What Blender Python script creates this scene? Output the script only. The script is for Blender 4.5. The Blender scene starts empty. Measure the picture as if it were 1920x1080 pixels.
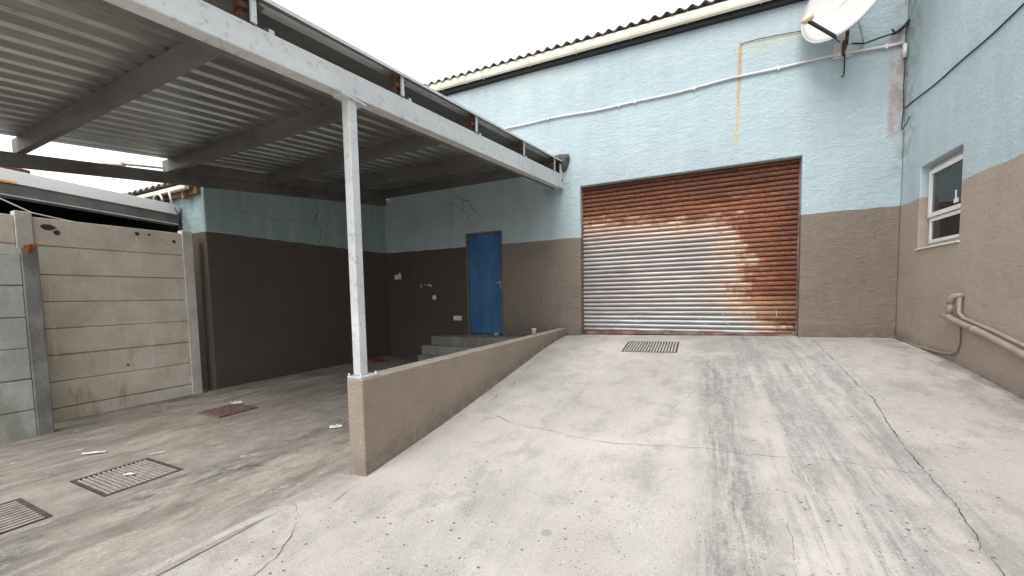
import bpy, bmesh, math, random
from mathutils import Vector, Matrix, noise as mnoise
random.seed(7)
C = bpy.context.scene.collection
sc = bpy.context.scene
H = 1.3                      # all coordinates below are relative to the lens height; H lifts them to world height

# ------------------------------------------------------------------ camera
cam = bpy.data.cameras.new('camera'); co = bpy.data.objects.new('camera', cam); C.objects.link(co)
cam.sensor_width = 36; cam.lens = 740/1920*36; cam.shift_y = 60.3/1920; cam.clip_start = .05; cam.clip_end = 600
mx = Matrix(((0.9032056, -0.0088880, 0.4291161, 0), (0.4287648, 0.0641183, -0.9011380, 0), (-0.0195048, 0.9979027, 0.0617229, H), (0, 0, 0, 1)))
co.matrix_world = mx
sc.camera = co
# ------------------------------------------------------------------ world: bright overcast
w = bpy.data.worlds.new('World'); sc.world = w; w.use_nodes = True
nt = w.node_tree; nt.nodes.clear()
sky = nt.nodes.new('ShaderNodeTexSky'); sky.sky_type = 'NISHITA'; sky.sun_disc = False
SUN_EL, SUN_AZ = math.radians(50), math.radians(184)
sky.sun_elevation = SUN_EL; sky.sun_rotation = SUN_AZ; sky.dust_density = 4; sky.air_density = 1.2; sky.ozone_density = 1
hs = nt.nodes.new('ShaderNodeHueSaturation'); hs.inputs['Saturation'].default_value = .12
mixw = nt.nodes.new('ShaderNodeMixRGB'); mixw.inputs[0].default_value = .8; mixw.inputs[2].default_value = (11.6, 12.0, 12.4, 1)
bg = nt.nodes.new('ShaderNodeBackground'); bg.inputs['Strength'].default_value = .085
wo = nt.nodes.new('ShaderNodeOutputWorld')
nt.links.new(sky.outputs[0], hs.inputs['Color']); nt.links.new(hs.outputs[0], mixw.inputs[1])
nt.links.new(mixw.outputs[0], bg.inputs['Color']); nt.links.new(bg.outputs[0], wo.inputs[0])
# ------------------------------------------------------------------ sun behind cloud
sl = bpy.data.lights.new('sun', 'SUN'); so = bpy.data.objects.new('sun', sl); C.objects.link(so)
sl.energy = 1.15; sl.angle = math.radians(32); sl.color = (1, .97, .93)
sd = Vector((math.sin(SUN_AZ)*math.cos(SUN_EL), math.cos(SUN_AZ)*math.cos(SUN_EL), math.sin(SUN_EL)))
so.rotation_euler = sd.to_track_quat('Z', 'Y').to_euler()
vs = sc.view_settings; vs.view_transform = 'Standard'; vs.look = 'None'; vs.gamma = 1; vs.exposure = 1.0; vs.use_curve_mapping = False
sc.cycles.max_bounces = 6; sc.cycles.diffuse_bounces = 3

# ================================================================== node helper
class G:
    def __init__(s, name):
        s.m = bpy.data.materials.new(name); s.m.use_nodes = True; s.t = s.m.node_tree; s.t.nodes.clear()
        s._p = None
    def n(s, ty, **k):
        x = s.t.nodes.new(ty)
        for a, b in k.items(): setattr(x, a, b)
        return x
    def L(s, a, b):
        if isinstance(a, (int, float)): b.default_value = a
        elif isinstance(a, (tuple, list)): b.default_value = (*a, 1) if len(a) == 3 and len(b.default_value) == 4 else a
        else: s.t.links.new(a, b)
    def ma(s, op, a, b=0, c=0, clamp=False):
        x = s.n('ShaderNodeMath', operation=op, use_clamp=clamp); s.L(a, x.inputs[0]); s.L(b, x.inputs[1]); s.L(c, x.inputs[2]); return x.outputs[0]
    def pos(s):
        if s._p is None:
            g = s.n('ShaderNodeNewGeometry'); v = s.n('ShaderNodeVectorMath', operation='ADD'); s.L(g.outputs['Position'], v.inputs[0]); v.inputs[1].default_value = (0, 0, -H)
            x = s.n('ShaderNodeSeparateXYZ'); s.L(v.outputs[0], x.inputs[0]); s._p = (v.outputs[0], x.outputs[0], x.outputs[1], x.outputs[2])
        return s._p
    def vs(s, v, sc_):
        x = s.n('ShaderNodeVectorMath', operation='MULTIPLY'); s.L(v, x.inputs[0]); x.inputs[1].default_value = sc_; return x.outputs[0]
    def noise(s, scale=(1, 1, 1), sc_=1, det=4, ro=.55, dist=0, off=0):
        v = s.vs(s.pos()[0], scale)
        if off:
            a = s.n('ShaderNodeVectorMath', operation='ADD'); s.L(v, a.inputs[0]); a.inputs[1].default_value = (off, off*.7, -off); v = a.outputs[0]
        x = s.n('ShaderNodeTexNoise'); s.L(v, x.inputs['Vector']); x.inputs['Scale'].default_value = sc_
        x.inputs['Detail'].default_value = det; x.inputs['Roughness'].default_value = ro; x.inputs['Distortion'].default_value = dist
        return x.outputs['Fac']
    def vor(s, scale=(1, 1, 1), sc_=1, feat='F1'):
        x = s.n('ShaderNodeTexVoronoi', feature=feat); s.L(s.vs(s.pos()[0], scale), x.inputs['Vector']); x.inputs['Scale'].default_value = sc_; return x.outputs['Distance']
    def mr(s, v, a, b, c=0, d=1, smooth=True):
        x = s.n('ShaderNodeMapRange', interpolation_type='SMOOTHSTEP' if smooth else 'LINEAR'); s.L(v, x.inputs[0])
        for i, q in enumerate((a, b, c, d)): s.L(q, x.inputs[i+1])
        return x.outputs[0]
    def mix(s, f, a, b, mode='MIX'):
        x = s.n('ShaderNodeMixRGB', blend_type=mode); s.L(f, x.inputs[0]); s.L(a, x.inputs[1]); s.L(b, x.inputs[2]); return x.outputs[0]
    def band(s, v, a, b, soft):     # 1 inside a..b
        return s.ma('MULTIPLY', s.mr(v, a-soft, a+soft), s.mr(v, b-soft, b+soft, 1, 0))
    def mul(s, *a):
        r = a[0]
        for q in a[1:]: r = s.ma('MULTIPLY', r, q)
        return r
    def out(s, col, rough=.8, metal=0, height=None, dist=.01, strength=1, spec=.3, alpha=None):
        b = s.n('ShaderNodeBsdfPrincipled'); s.L(col, b.inputs['Base Color']); s.L(rough, b.inputs['Roughness']); s.L(metal, b.inputs['Metallic'])
        b.inputs['Specular IOR Level'].default_value = spec
        if height is not None:
            bu = s.n('ShaderNodeBump'); bu.inputs['Distance'].default_value = dist; bu.inputs['Strength'].default_value = strength
            s.L(height, bu.inputs['Height']); s.L(bu.outputs[0], b.inputs['Normal'])
        o = s.n('ShaderNodeOutputMaterial'); s.L(b.outputs[0], o.inputs[0]); return s.m

def simple(name, col, rough=.7, metal=0, var=.15, sc_=6, det=4, scale=(1, 1, 1), bump=0, spec=.3, dirt=None, dirt_amt=.5):
    g = G(name)
    f = g.noise(scale, sc_, det)
    c = g.mix(g.mr(f, .3, .7), tuple(q*(1-var) for q in col), tuple(min(1, q*(1+var)) for q in col))
    if dirt:
        c = g.mix(g.ma('MULTIPLY', g.mr(g.noise(scale, sc_*.6, 6, .65, off=11), .5, .72), dirt_amt), c, dirt)
    h = g.noise((1, 1, 1), 60, 3) if bump else None
    return g.out(c, rough, metal, h, bump or .01, 1, spec)

# ------------------------------------------------------------------ materials
BLUE = (.445, .53, .562); BROWN = (.225, .185, .153)
def wall_paint(name, side=False, ramp=False, rough_plaster=1.0, kb=1.0, BLUE=BLUE):
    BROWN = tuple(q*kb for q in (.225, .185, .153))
    g = G(name); P, x, y, z = g.pos()
    n1 = g.noise((1, 1, 1), .9, 5, .6); n2 = g.noise((3, 3, .5), 2.2, 5, .6, off=4); n3 = g.noise((1, 1, 1), 9, 4, .6)
    if ramp:
        c = g.mix(g.mr(n1, .3, .7), tuple(q*1.35 for q in BROWN), tuple(q*1.55 for q in BROWN))
        nn = g.n('ShaderNodeNewGeometry'); sx = g.n('ShaderNodeSeparateXYZ'); g.L(nn.outputs['True Normal'], sx.inputs[0])
        worn = g.mul(g.mr(sx.outputs[2], .3, .9), g.mr(n3, .3, .6, .35, .8))  # upward faces paler in patches: sun on the wall top painted in
        c = g.mix(worn, c, (.47, .42, .36))
        gb = g.ma('SUBTRACT', z, g.mr(y, 2.0, 6.7, -1.23, -.68, False))
        c = g.mix(g.mul(g.mr(gb, .20, .0), g.mr(n3, .3, .6), .65), c, (.17, .145, .125))
        c = g.mix(g.mul(g.mr(g.noise((1, 2.2, .4), 2.6, 6, .75, off=58), .52, .68), .4), c, (.21, .175, .145))
        c = g.mix(g.mul(g.mr(g.noise((1, 1, 1), 14, 6, .75, off=59), .62, .68), .5), c, (.48, .43, .37))
    else:
        blu = g.mix(g.mr(n1, .3, .7), tuple(q*.93 for q in BLUE), tuple(q*1.07 for q in BLUE))
        blu = g.mix(g.ma('MULTIPLY', g.mr(n2, .42, .72), .35), blu, (.53, .62, .63))
        blu = g.mix(g.ma('MULTIPLY', g.mr(g.noise((1, 1, .25), 3, 6, .7, off=9), .52, .75), .3), blu, (.33, .43, .45))
        bro = g.mix(g.mr(n1, .3, .7), tuple(q*.92 for q in BROWN), tuple(q*1.08 for q in BROWN))
        bro = g.mix(g.ma('MULTIPLY', g.mr(n3, .45, .7), .2), bro, (.3*kb, .25*kb, .21*kb))
        if not side:   # darker brown to the left of the blue door
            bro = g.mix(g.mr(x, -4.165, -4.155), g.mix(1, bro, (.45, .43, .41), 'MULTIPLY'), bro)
        # brown dado with a hand cut edge, a little higher towards the right
        edge = g.ma('ADD', g.mr(x, -1.9, 1.25, .975, 1.037), g.ma('MULTIPLY', g.ma('SUBTRACT', g.noise((1, 1, 1), 4, 5, .65, off=2), .5), .045))
        top = g.mr(g.ma('SUBTRACT', z, edge), -.004, .004)
        c = g.mix(top, bro, blu)
        if not side:
            wob = g.ma('MULTIPLY', g.ma('SUBTRACT', g.noise((0, 0, 1), 3, 3), .5), .035)
            xs = g.ma('ADD', g.ma('ADD', x, wob), g.mr(z, 1.9, 3.5, .03, -.01))
            st = g.mul(g.band(xs, .465, .50, .022), g.mr(z, 1.85, 2.3, 0, 1), g.mr(z, 3.5, 3.53, 1, 0), g.mr(g.noise((14, 1, 1.5), 3, 6, .75), .3, .55, .45, .98))
            c = g.mix(st, c, g.mix(g.mr(z, 2.3, 3.3), (.60, .48, .22), (.50, .24, .05)))
            st2 = g.mul(g.band(x, .5, 1.55, .1), g.mr(z, 3.28, 3.48), g.mr(z, 3.49, 3.51, 1, 0), g.mr(n3, .3, .65), .55)
            c = g.mix(st2, c, (.55, .52, .26))
            cs = g.mul(g.band(x, 2.13, 2.4, .03), g.band(z, 1.95, 3.15, .15), g.mr(n3, .35, .6, .3, .9))
            c = g.mix(cs, c, (.42, .32, .31))
            c = g.mix(g.mul(g.mr(x, 2.1, 2.27), g.mr(z, 1.1, 1.6), g.mr(n3, .4, .65), .6), c, (.27, .28, .27))
            ds = g.mul(g.band(x, 1.52, 1.72, .06), g.band(z, 2.7, 3.3, .08), g.mr(n3, .35, .6), .35)
            c = g.mix(ds, c, (.36, .40, .40))
            # yellow-green bloom under the gutter
            c = g.mix(g.mul(g.mr(z, 3.0, 3.85), g.mr(n1, .48, .66), .3), c, (.62, .66, .55))
            # scuffed grime at the foot of the roller door jambs
            c = g.mix(g.mul(g.mr(z, -.42, -.68), g.mr(n3, .3, .6), .65), c, (.11, .095, .08))
            c = g.mix(g.mul(g.mr(g.noise((2.2, 1, .35), 2.4, 6, .75, off=55), .54, .7), g.mr(z, 1.05, .9), .45), c, (.13, .105, .088))
            # damp black stain around the canopy's end
            ps = g.mul(g.band(x, -2.5, -2.02, .08), g.band(z, 1.75, 2.35, .12), g.mr(n3, .38, .6), .5)
            c = g.mix(ps, c, (.2, .22, .2))
        else:
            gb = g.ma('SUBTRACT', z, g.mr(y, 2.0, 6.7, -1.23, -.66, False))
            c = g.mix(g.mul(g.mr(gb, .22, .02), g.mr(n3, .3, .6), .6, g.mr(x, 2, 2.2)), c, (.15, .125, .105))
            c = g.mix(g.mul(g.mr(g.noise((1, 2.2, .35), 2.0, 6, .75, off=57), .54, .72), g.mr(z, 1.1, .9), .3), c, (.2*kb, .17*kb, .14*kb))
            c = g.mix(g.mul(g.mr(y, 6.2, 6.6), g.mr(z, 1.1, 1.8), g.mr(n3, .4, .62), g.mr(x, 2, 2.2), .7), c, (.30, .31, .29))
            c = g.mix(g.mul(g.mr(g.noise((1, 1, .3), 1.6, 5, .6, off=21), .5, .68), .25, top), c, (.62, .68, .66))
    # trowelled plaster relief
    a = g.noise((1, 1, 1), 26, 5, .62, 1.2); b = g.noise((1, 1, 1), 90, 3, .6); l = g.noise((1, 1, 2.4), 5, 4, .6, .6, off=6)
    h = g.ma('ADD', g.ma('ADD', g.ma('MULTIPLY', a, 1), g.ma('MULTIPLY', b, .35)), g.ma('MULTIPLY', l, 1.0))
    return g.out(c, .75, 0, h, .022*rough_plaster, .8, .3)
M = {}
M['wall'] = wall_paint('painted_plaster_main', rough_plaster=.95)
M['wall_side'] = wall_paint('painted_plaster_side', side=True, rough_plaster=.5, kb=1.75)
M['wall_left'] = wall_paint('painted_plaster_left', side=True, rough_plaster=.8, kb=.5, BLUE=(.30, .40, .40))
M['rampwall'] = wall_paint('painted_plaster_low', ramp=True, rough_plaster=.6)

def ramp_mat():
    g = G('ramp_concrete'); P, x, y, z = g.pos()
    n1 = g.noise((1, 1, 1), 1.3, 6, .62); n2 = g.noise((1, .25, 1), 9, 5, .7, off=3); fine = g.noise((1, 1, 1), 120, 3, .7)
    c = g.mix(g.mr(n1, .3, .7), (.50, .46, .42), (.61, .565, .52))
    c = g.mix(g.ma('MULTIPLY', g.mr(g.noise((1, 1, 1), .8, 4, off=30), .5, .68), .35), c, (.48, .43, .41))
    c = g.mix(g.ma('MULTIPLY', g.mr(g.noise((1, 1, 1), 2.3, 5, .7, off=17), .52, .7), .4), c, (.56, .54, .50))
    wob = g.ma('MULTIPLY', g.ma('SUBTRACT', g.noise((.3, 1, .3), 1.2, 4, off=8), .5), .22)
    xx = g.ma('ADD', x, wob)
    # smeared tyre and wash streaks running up the slope
    grit = g.mr(g.noise((1.4, .8, 1), 75, 4, .8, off=44), .34, .62, .15, 1)
    grit2 = g.mr(g.noise((1, .5, 1), 22, 6, .8, off=5), .36, .62, .05, 1)
    lng = g.noise((7, .42, 1), 1.0, 7, .72, .35, off=13); lng2 = g.noise((16, .8, 1), 1.0, 6, .75, .3, off=71)
    blot = g.noise((1.3, .8, 1), 2.1, 5, .65, off=81)
    lng3 = g.noise((20, 1.1, 1), 1.0, 8, .8, .5, off=37)
    s1 = g.mul(g.band(xx, .0, .32, .13), g.mr(y, 6.4, 4.6, .3, 1), g.mr(lng3, .33, .60, .2, 1), g.mr(blot, .3, .52, .35, 1), g.mr(grit2, 0, 1, .55, 1), .85)
    s2 = g.mul(g.band(xx, .34, 1.30, .16), g.mr(lng, .43, .62), g.mr(grit2, 0, 1, .4, 1), .72)
    s3 = g.mul(g.band(xx, .40, 1.25, .12), g.mr(lng2, .50, .64), g.mr(blot, .42, .58), grit, .8)
    s4 = g.mul(g.band(xx, -1.3, -.25, .35), g.mr(lng, .5, .66), grit2, .4)
    far = g.mul(g.band(x, -.2, 1.7, .35), g.mr(y, 3.2, 5.2), g.mr(blot, .36, .56), grit2, .55)
    c = g.mix(s4, c, (.33, .315, .31))
    c = g.mix(far, c, (.27, .27, .275))
    c = g.mix(s2, c, (.245, .24, .25)); c = g.mix(s3, c, (.17, .165, .17)); c = g.mix(s1, c, (.165, .158, .162))
    # general weathering blotches
    c = g.mix(g.mul(g.mr(g.noise((1, .7, 1), 3.4, 7, .75, off=91), .48, .66), .5), c, (.30, .28, .25))
    c = g.mix(g.mul(g.mr(g.noise((1, .6, 1), .9, 6, .7, off=97), .5, .64), g.mr(grit, 0, 1, .5, 1), .45), c, (.33, .31, .285))
    c = g.mix(g.mul(grit, g.mr(g.noise((1, 1, 1), 1.1, 3, off=95), .4, .6), .28), c, (.25, .24, .225))
    c = g.mix(g.ma('MULTIPLY', g.mr(n2, .55, .75), .35), c, (.34, .32, .30))
    # pinkish grime along the right wall, cross streaks by the threshold
    c = g.mix(g.mul(g.mr(x, 1.75, 2.2), g.mr(g.noise((1, .5, 1), 6, 5, .7), .4, .65), .75), c, (.27, .235, .21))
    c = g.mix(g.mul(g.mr(y, 5.7, 6.5), g.mr(g.noise((.35, 2, 1), 7, 5, .7, off=2), .45, .65), .7), c, (.27, .265, .25))
    c = g.mix(g.mul(g.mr(x, -1.9, -2.3), g.mr(g.noise((1, 1, 1), 7, 5, .7, off=12), .42, .65), .5), c, (.33, .27, .24))
    c = g.mix(g.ma('MULTIPLY', g.mr(fine, .5, .75), .4), c, (.30, .28, .26))
    c = g.mix(g.ma('MULTIPLY', g.mr(g.noise((1, 1, 1), 70, 2, .5, off=40), .62, .72), .5), c, (.70, .67, .62))
    # pits
    pv = g.vor((1, 1.3, 1), 12); pm = g.mr(g.noise((1, 1, 1), 1.7, 3, off=19), .42, .56)
    pit = g.mul(g.mr(g.ma('ADD', pv, g.ma('MULTIPLY', g.ma('SUBTRACT', fine, .5), .08)), .12, .07), pm)
    c = g.mix(g.ma('MULTIPLY', pit, .85), c, (.10, .095, .09))
    pv2 = g.vor((1.3, 1, 1), 30); pit2 = g.mul(g.mr(pv2, .16, .10), g.mr(g.noise((1, 1, 1), 3.1, 3, off=25), .44, .58))
    c = g.mix(g.ma('MULTIPLY', pit2, .7), c, (.14, .13, .12))
    # one cement patch
    px = g.ma('SUBTRACT', x, -.715); py = g.ma('SUBTRACT', y, 1.87)
    dd = g.ma('SQRT', g.ma('ADD', g.ma('MULTIPLY', px, px), g.ma('MULTIPLY', py, py)))
    c = g.mix(g.mul(g.mr(g.ma('ADD', dd, g.ma('MULTIPLY', n2, .04)), .055, .045), .6), c, (.27, .27, .25))
    h = g.ma('ADD', g.ma('ADD', g.ma('MULTIPLY', fine, .8), g.ma('MULTIPLY', g.noise((1, 1, 1), 30, 5, .75), 1.2)), g.ma('MULTIPLY', g.ma('MAXIMUM', pit, pit2), -1.2))
    return g.out(c, .85, 0, h, .006, .8, .25)
M['ramp'] = ramp_mat()

def yard_mat():
    g = G('yard_concrete'); P, x, y, z = g.pos()
    n1 = g.noise((1.6, .6, 1), 1.6, 6, .65, .4); n2 = g.noise((1.7, .75, 1), 5, 7, .75, off=3); fine = g.noise((1, 1, 1), 90, 4, .75)
    c = g.mix(g.mr(n1, .32, .68), (.225, .2, .172), (.42, .372, .32))
    c = g.mix(g.ma('MULTIPLY', g.mr(n2, .46, .66), .6), c, (.165, .152, .130))
    c = g.mix(g.ma('MULTIPLY', g.mr(g.noise((2.4, .6, 1), 3.3, 6, .7, off=15), .5, .66), .55), c, (.52, .475, .42))
    c = g.mix(g.mul(g.mr(g.noise((1, .8, 1), 1.3, 5, .65, off=61), .5, .66), .6), c, (.175, .16, .138))
    c = g.mix(g.mul(g.mr(x, -2.9, -2.35), g.mr(g.noise((1, .6, 1), 5, 6, .75, off=66), .35, .6), .7), c, (.44, .405, .36))
    c = g.mix(g.mul(g.band(x, -3.5, -3.0, .25), g.mr(g.noise((2, .8, 1), 3, 7, .8, off=33), .5, .62), .8), c, (.09, .092, .098))
    # cast strip that carries the gratings
    xe = g.ma('ADD', x, g.ma('MULTIPLY', g.ma('SUBTRACT', g.noise((1, 1, 1), 4, 4, off=7), .5), .08))
    strip = g.mul(g.band(xe, -4.36, -3.47, .012), g.mr(y, 4.5, 3.0))
    sc2 = g.mix(g.mr(g.noise((1, 1, 1), 6, 5, .65), .35, .65), (.28, .252, .218), (.40, .362, .316))
    c = g.mix(g.ma('MULTIPLY', strip, .7), c, sc2)
    # rusty bleed round the manhole and the gratings
    c = g.mix(g.mul(g.band(x, -5.3, -4.1, .2), g.band(y, 1.8, 3.2, .25), g.mr(n2, .4, .62), .45), c, (.29, .19, .15))
    c = g.mix(g.mul(g.mr(g.noise((1, 1, 1), 9, 5, .7, off=50), .6, .7), .7), c, (.55, .52, .48))
    c = g.mix(g.ma('MULTIPLY', g.mr(fine, .48, .72), .55), c, (.12, .115, .105))
    pit = g.mul(g.mr(g.vor((1, 1, 1), 17), .09, .05), g.mr(g.noise((1, 1, 1), 2, 3, off=77), .45, .6)); c = g.mix(g.ma('MULTIPLY', pit, .8), c, (.06, .058, .055))
    h = g.ma('ADD', g.ma('MULTIPLY', fine, .5), g.ma('MULTIPLY', g.noise((1.5, .8, 1), 12, 6, .7), 1.5))
    return g.out(c, .8, 0, h, .008, .8, .3)
M['yard'] = yard_mat()
M['crack'] = simple('crack_dark', (.075, .068, .06), .95)
M['crack_pink'] = simple('crack_reddish', (.22, .13, .11), .95)
M['crack_pale'] = simple('filled_crack', (.60, .56, .5), .9)
M['crack_grey'] = simple('hairline_crack', (.17, .155, .14), .95)

def roller_mat():
    g = G('rusted_galvanised_slats'); P, x, y, z = g.pos()
    zs = g.ma('SNAP', z, .071)
    rown = g.n('ShaderNodeTexNoise'); cmb = g.n('ShaderNodeCombineXYZ'); g.L(g.ma('MULTIPLY', x, 2.4), cmb.inputs[0]); g.L(g.ma('MULTIPLY', zs, 31.7), cmb.inputs[1])
    g.L(cmb.outputs[0], rown.inputs['Vector']); rown.inputs['Scale'].default_value = 1.6; rown.inputs['Detail'].default_value = 4; rown.inputs['Roughness'].default_value = .65
    rn = g.ma('SUBTRACT', rown.outputs['Fac'], .5)
    fn = g.ma('SUBTRACT', g.noise((1, 1, 3), 14, 5, .7), .5)
    # upper rust field
    lowline = g.mr(x, -1.6, .3, 1.17, 1.03)
    d1 = g.ma('ADD', g.ma('ADD', g.ma('SUBTRACT', z, lowline), g.ma('MULTIPLY', rn, .62)), g.ma('MULTIPLY', fn, .3))
    # right hand rust field: its left edge as a function of height
    ramp = g.n('ShaderNodeFloatCurve'); cu = ramp.mapping.curves[0]
    pts = [(-.70, 1.15), (-.60, 1.08), (-.50, 1.0), (-.42, .72), (-.25, .58), (-.05, .52), (.12, .50), (.3, .56), (.42, .62), (.55, .56), (.70, .52), (.85, .42), (1.0, .36), (1.2, .3), (1.8, -.2)]
    zz = g.mr(z, -.7, 1.83, 0, 1, False)
    while len(cu.points) > 2: cu.points.remove(cu.points[1])
    cu.points[0].location = (0, (pts[0][1]+.5)/2); cu.points[-1].location = (1, (pts[-1][1]+.5)/2)
    for a, b in pts[1:-1]: cu.points.new((a+.7)/2.53, (b+.5)/2)
    ramp.mapping.update(); g.L(zz, ramp.inputs['Value'])
    edge = g.ma('SUBTRACT', g.ma('MULTIPLY', ramp.outputs[0], 2), .5)
    d2 = g.ma('ADD', g.ma('ADD', g.ma('SUBTRACT', x, edge), g.ma('MULTIPLY', rn, 1.15)), g.ma('MULTIPLY', fn, .4))
    d = g.ma('MAXIMUM', d1, g.ma('MULTIPLY', d2, .75))
    bot = g.mr(z, -.56, -.63)
    mask = g.mr(g.ma('ADD', d, g.ma('MULTIPLY', g.ma('SUBTRACT', g.noise((.8, 1, 4), 18, 6, .8, off=3), .5), .7)), -.07, .14)
    stain = g.mr(d, -.45, .04, 0, .75)
    mott = g.noise((1, 1, 2), 22, 6, .75)
    galv = g.mix(g.mr(g.noise((.5, 1, 2), 3, 5), .3, .7), (.29, .265, .255), (.38, .355, .34))
    galv = g.mix(g.mr(z, -.1, -.45, 0, .75), galv, (.34, .36, .365))
    galv = g.mix(stain, galv, (.48, .33, .235))
    r1 = g.mix(g.mr(mott, .35, .65), (.14, .048, .027), (.33, .125, .062))
    r1 = g.mix(g.mr(d, .12, 0, 0, .6), r1, (.47, .205, .09))
    tan = g.mul(g.band(z, -.42, -.1, .05), .75)
    r1 = g.mix(tan, r1, (.42, .25, .15))
    r1 = g.mix(g.mr(g.noise((.5, 1, 4), 14, 6, .75, off=12), .5, .7, 0, .75), r1, (.45, .27, .185))
    r1 = g.mix(g.mr(g.noise((.7, 1, 1.6), 2.6, 5, .7, off=88), .45, .68, 0, .65), r1, (.16, .068, .045))
    r1 = g.mix(g.mul(g.mr(g.noise((.4, 1, 5), 7, 5, .8, off=23), .58, .7), g.mr(d, .5, .1), .6), r1, (.45, .34, .27))
    dark = g.ma('MAXIMUM', g.mr(z, 1.2, 1.6, 0, .95), g.mr(x, .75, 1.2, 0, .75))
    r1 = g.mix(g.ma('MULTIPLY', dark, g.mr(mott, .3, .6, 1, .55)), r1, (.07, .024, .016))
    c = g.mix(mask, galv, r1)
    c = g.mix(g.mul(bot, g.mr(g.noise((1, 1, 1), 3, 4), .4, .6), .8), c, (.20, .075, .05))
    ph = g.ma('FRACT', g.ma('DIVIDE', g.ma('ADD', z, .64+.071*10), .071))
    gro = g.ma('MAXIMUM', g.mr(ph, .80, .97), g.mr(ph, .16, .02))
    c = g.mix(g.mul(gro, g.mr(fn, -.2, .2, .45, .9)), c, g.mix(mask, (.19, .16, .145), (.035, .015, .011)))  # groove dirt that also paints in the shadow lines between slats
    rough = g.mix(mask, (.42,)*3, (.85,)*3)
    b = g.mix(mask, (.45,)*3, (.0,)*3)
    h = g.ma('ADD', g.ma('MULTIPLY', g.noise((.35, 1, 1.5), 6, 4, .6), 1.0), g.ma('MULTIPLY', g.ma('MULTIPLY', mott, mask), .35))
    return g.out(c, rough, b, h, .01, .8, .4)
M['roller'] = roller_mat()
M['roller_rail'] = simple('rusty_rail', (.20, .11, .09), .8, .2, .4, 5, dirt=(.30, .29, .28), dirt_amt=.8)

def steel_white():
    g = G('weathered_white_steel')
    c = g.mix(g.mr(g.noise((1, .3, 1), 3, 6, .65), .3, .7), (.58, .59, .60), (.72, .725, .73))
    c = g.mix(g.mr(g.noise((1, 1, 1), 17, 6, .7, off=4), .52, .68, 0, .7), c, (.40, .39, .38))
    c = g.mix(g.mr(g.noise((2, 1, .6), 9, 5, .7, off=14), .68, .74, 0, .8), c, (.33, .24, .17))
    return g.out(c, .5, .15, g.noise((1, 1, 1), 40, 4, .6), .002, .5, .4)
M['steel_white'] = steel_white()
def steel_grey(name, k=1, rust=.66):
    g = G(name)
    c = g.mix(g.mr(g.noise((.3, 1, 1), 3, 5, .65), .3, .7), tuple(q*k for q in (.12, .115, .11)), tuple(q*k for q in (.20, .19, .18)))
    c = g.mix(g.mr(g.noise((1, 1, 1), 8, 6, .7, off=4), rust, rust+.08, 0, .85), c, (.16, .10, .06))
    return g.out(c, .6, .2, g.noise((1, 1, 1), 40, 4, .6), .002, .5, .4)
M['steel_grey'] = steel_grey('weathered_grey_steel', 1.05)
M['steel_beam'] = steel_grey('grey_side_beam', .95, .72)
def sheet():
    g = G('galvanised_roof_sheet')
    c = g.mix(g.mr(g.noise((2, .35, 1), 2, 6, .7), .3, .7), (.34, .345, .33), (.52, .525, .51))
    c = g.mix(g.mr(g.noise((5, .8, 1), 4, 6, .75, off=8), .54, .70, 0, .5), c, (.10, .095, .08))
    c = g.mix(g.mr(g.noise((20, 1.4, 1), 4, 5, .7, off=18), .62, .68, 0, .8), c, (.62, .62, .6))  # pale lengthwise streaks: rib glints painted into the colour
    return g.out(c, .33, .78, g.noise((1.5, .8, 1), 14, 5, .65), .003, .6, .4)
M['sheet'] = sheet()
M['rust'] = simple('rust', (.14, .07, .045), .9, .1, .5, 20, dirt=(.08, .03, .02))
M['rust_orange'] = simple('orange_rust', (.32, .11, .04), .9, 0, .4, 25, dirt=(.1, .03, .02))
M['fibre'] = simple('fibre_cement_roof', (.20, .185, .17), .9, 0, .25, 8, bump=.004)
M['cream'] = simple('cream_pvc', (.78, .74, .62), .45, 0, .06, 3, scale=(.4, 1, 1), dirt=(.52, .47, .34), dirt_amt=.5)
M['black'] = simple('black_fascia', (.022, .022, .026), .6)
M['dark_in'] = simple('dark_interior', (.02, .018, .018), .95)
def precast(name, a, b, st):
    g = G(name); P, x, y, z = g.pos()
    c = g.mix(g.mr(g.noise((1, 1, 1), 3.2, 6, .68), .36, .64), a, b)
    c = g.mix(g.mr(g.noise((1, 1, 1), 30, 5, .7, off=4), .5, .75, 0, .45), c, tuple(q*.7 for q in a))
    c = g.mix(g.mr(g.noise((1, 3, .3), 3, 5, .7, off=9), .58, .72, 0, .6), c, tuple(min(1, q*1.25) for q in b))
    c = g.mix(g.mul(g.mr(g.noise((1, 1.5, .5), 2.4, 5, .7, off=29), .5, .68), g.mr(z, .6, -1.2, .25, .9)), c, st)
    return g.out(c, .88, 0, g.ma('ADD', g.noise((1, 1, 1), 45, 5, .65), g.ma('MULTIPLY', g.noise((1, 1, 1), 6, 3), .8)), .008, .8, .25)
M['precast'] = precast('beige_precast', (.74, .665, .57), (.86, .79, .695), (.55, .43, .29))
M['precast_grey'] = precast('grey_precast', (.40, .425, .395), (.52, .545, .51), (.36, .35, .30))
M['post_dark'] = precast('dark_concrete_post', (.19, .185, .18), (.30, .295, .285), (.16, .15, .14))
M['post_light'] = precast('light_concrete_post', (.62, .60, .55), (.76, .73, .68), (.56, .48, .36))
M['step'] = precast('step_concrete', (.20, .19, .17), (.33, .31, .28), (.25, .22, .18))
def door_mat():
    g = G('blue_door_paint')
    c = g.mix(g.mr(g.noise((2, 1, .5), 2.2, 6, .65), .3, .7), (.035, .115, .26), (.06, .185, .37))
    c = g.mix(g.mr(g.noise((1, 1, .6), 9, 6, .7, off=3), .62, .72, 0, .6), c, (.07, .09, .11))
    return g.out(c, .5, 0, g.noise((2, 1, .7), 7, 4), .004, .6, .4)
M['door'] = door_mat()
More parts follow.
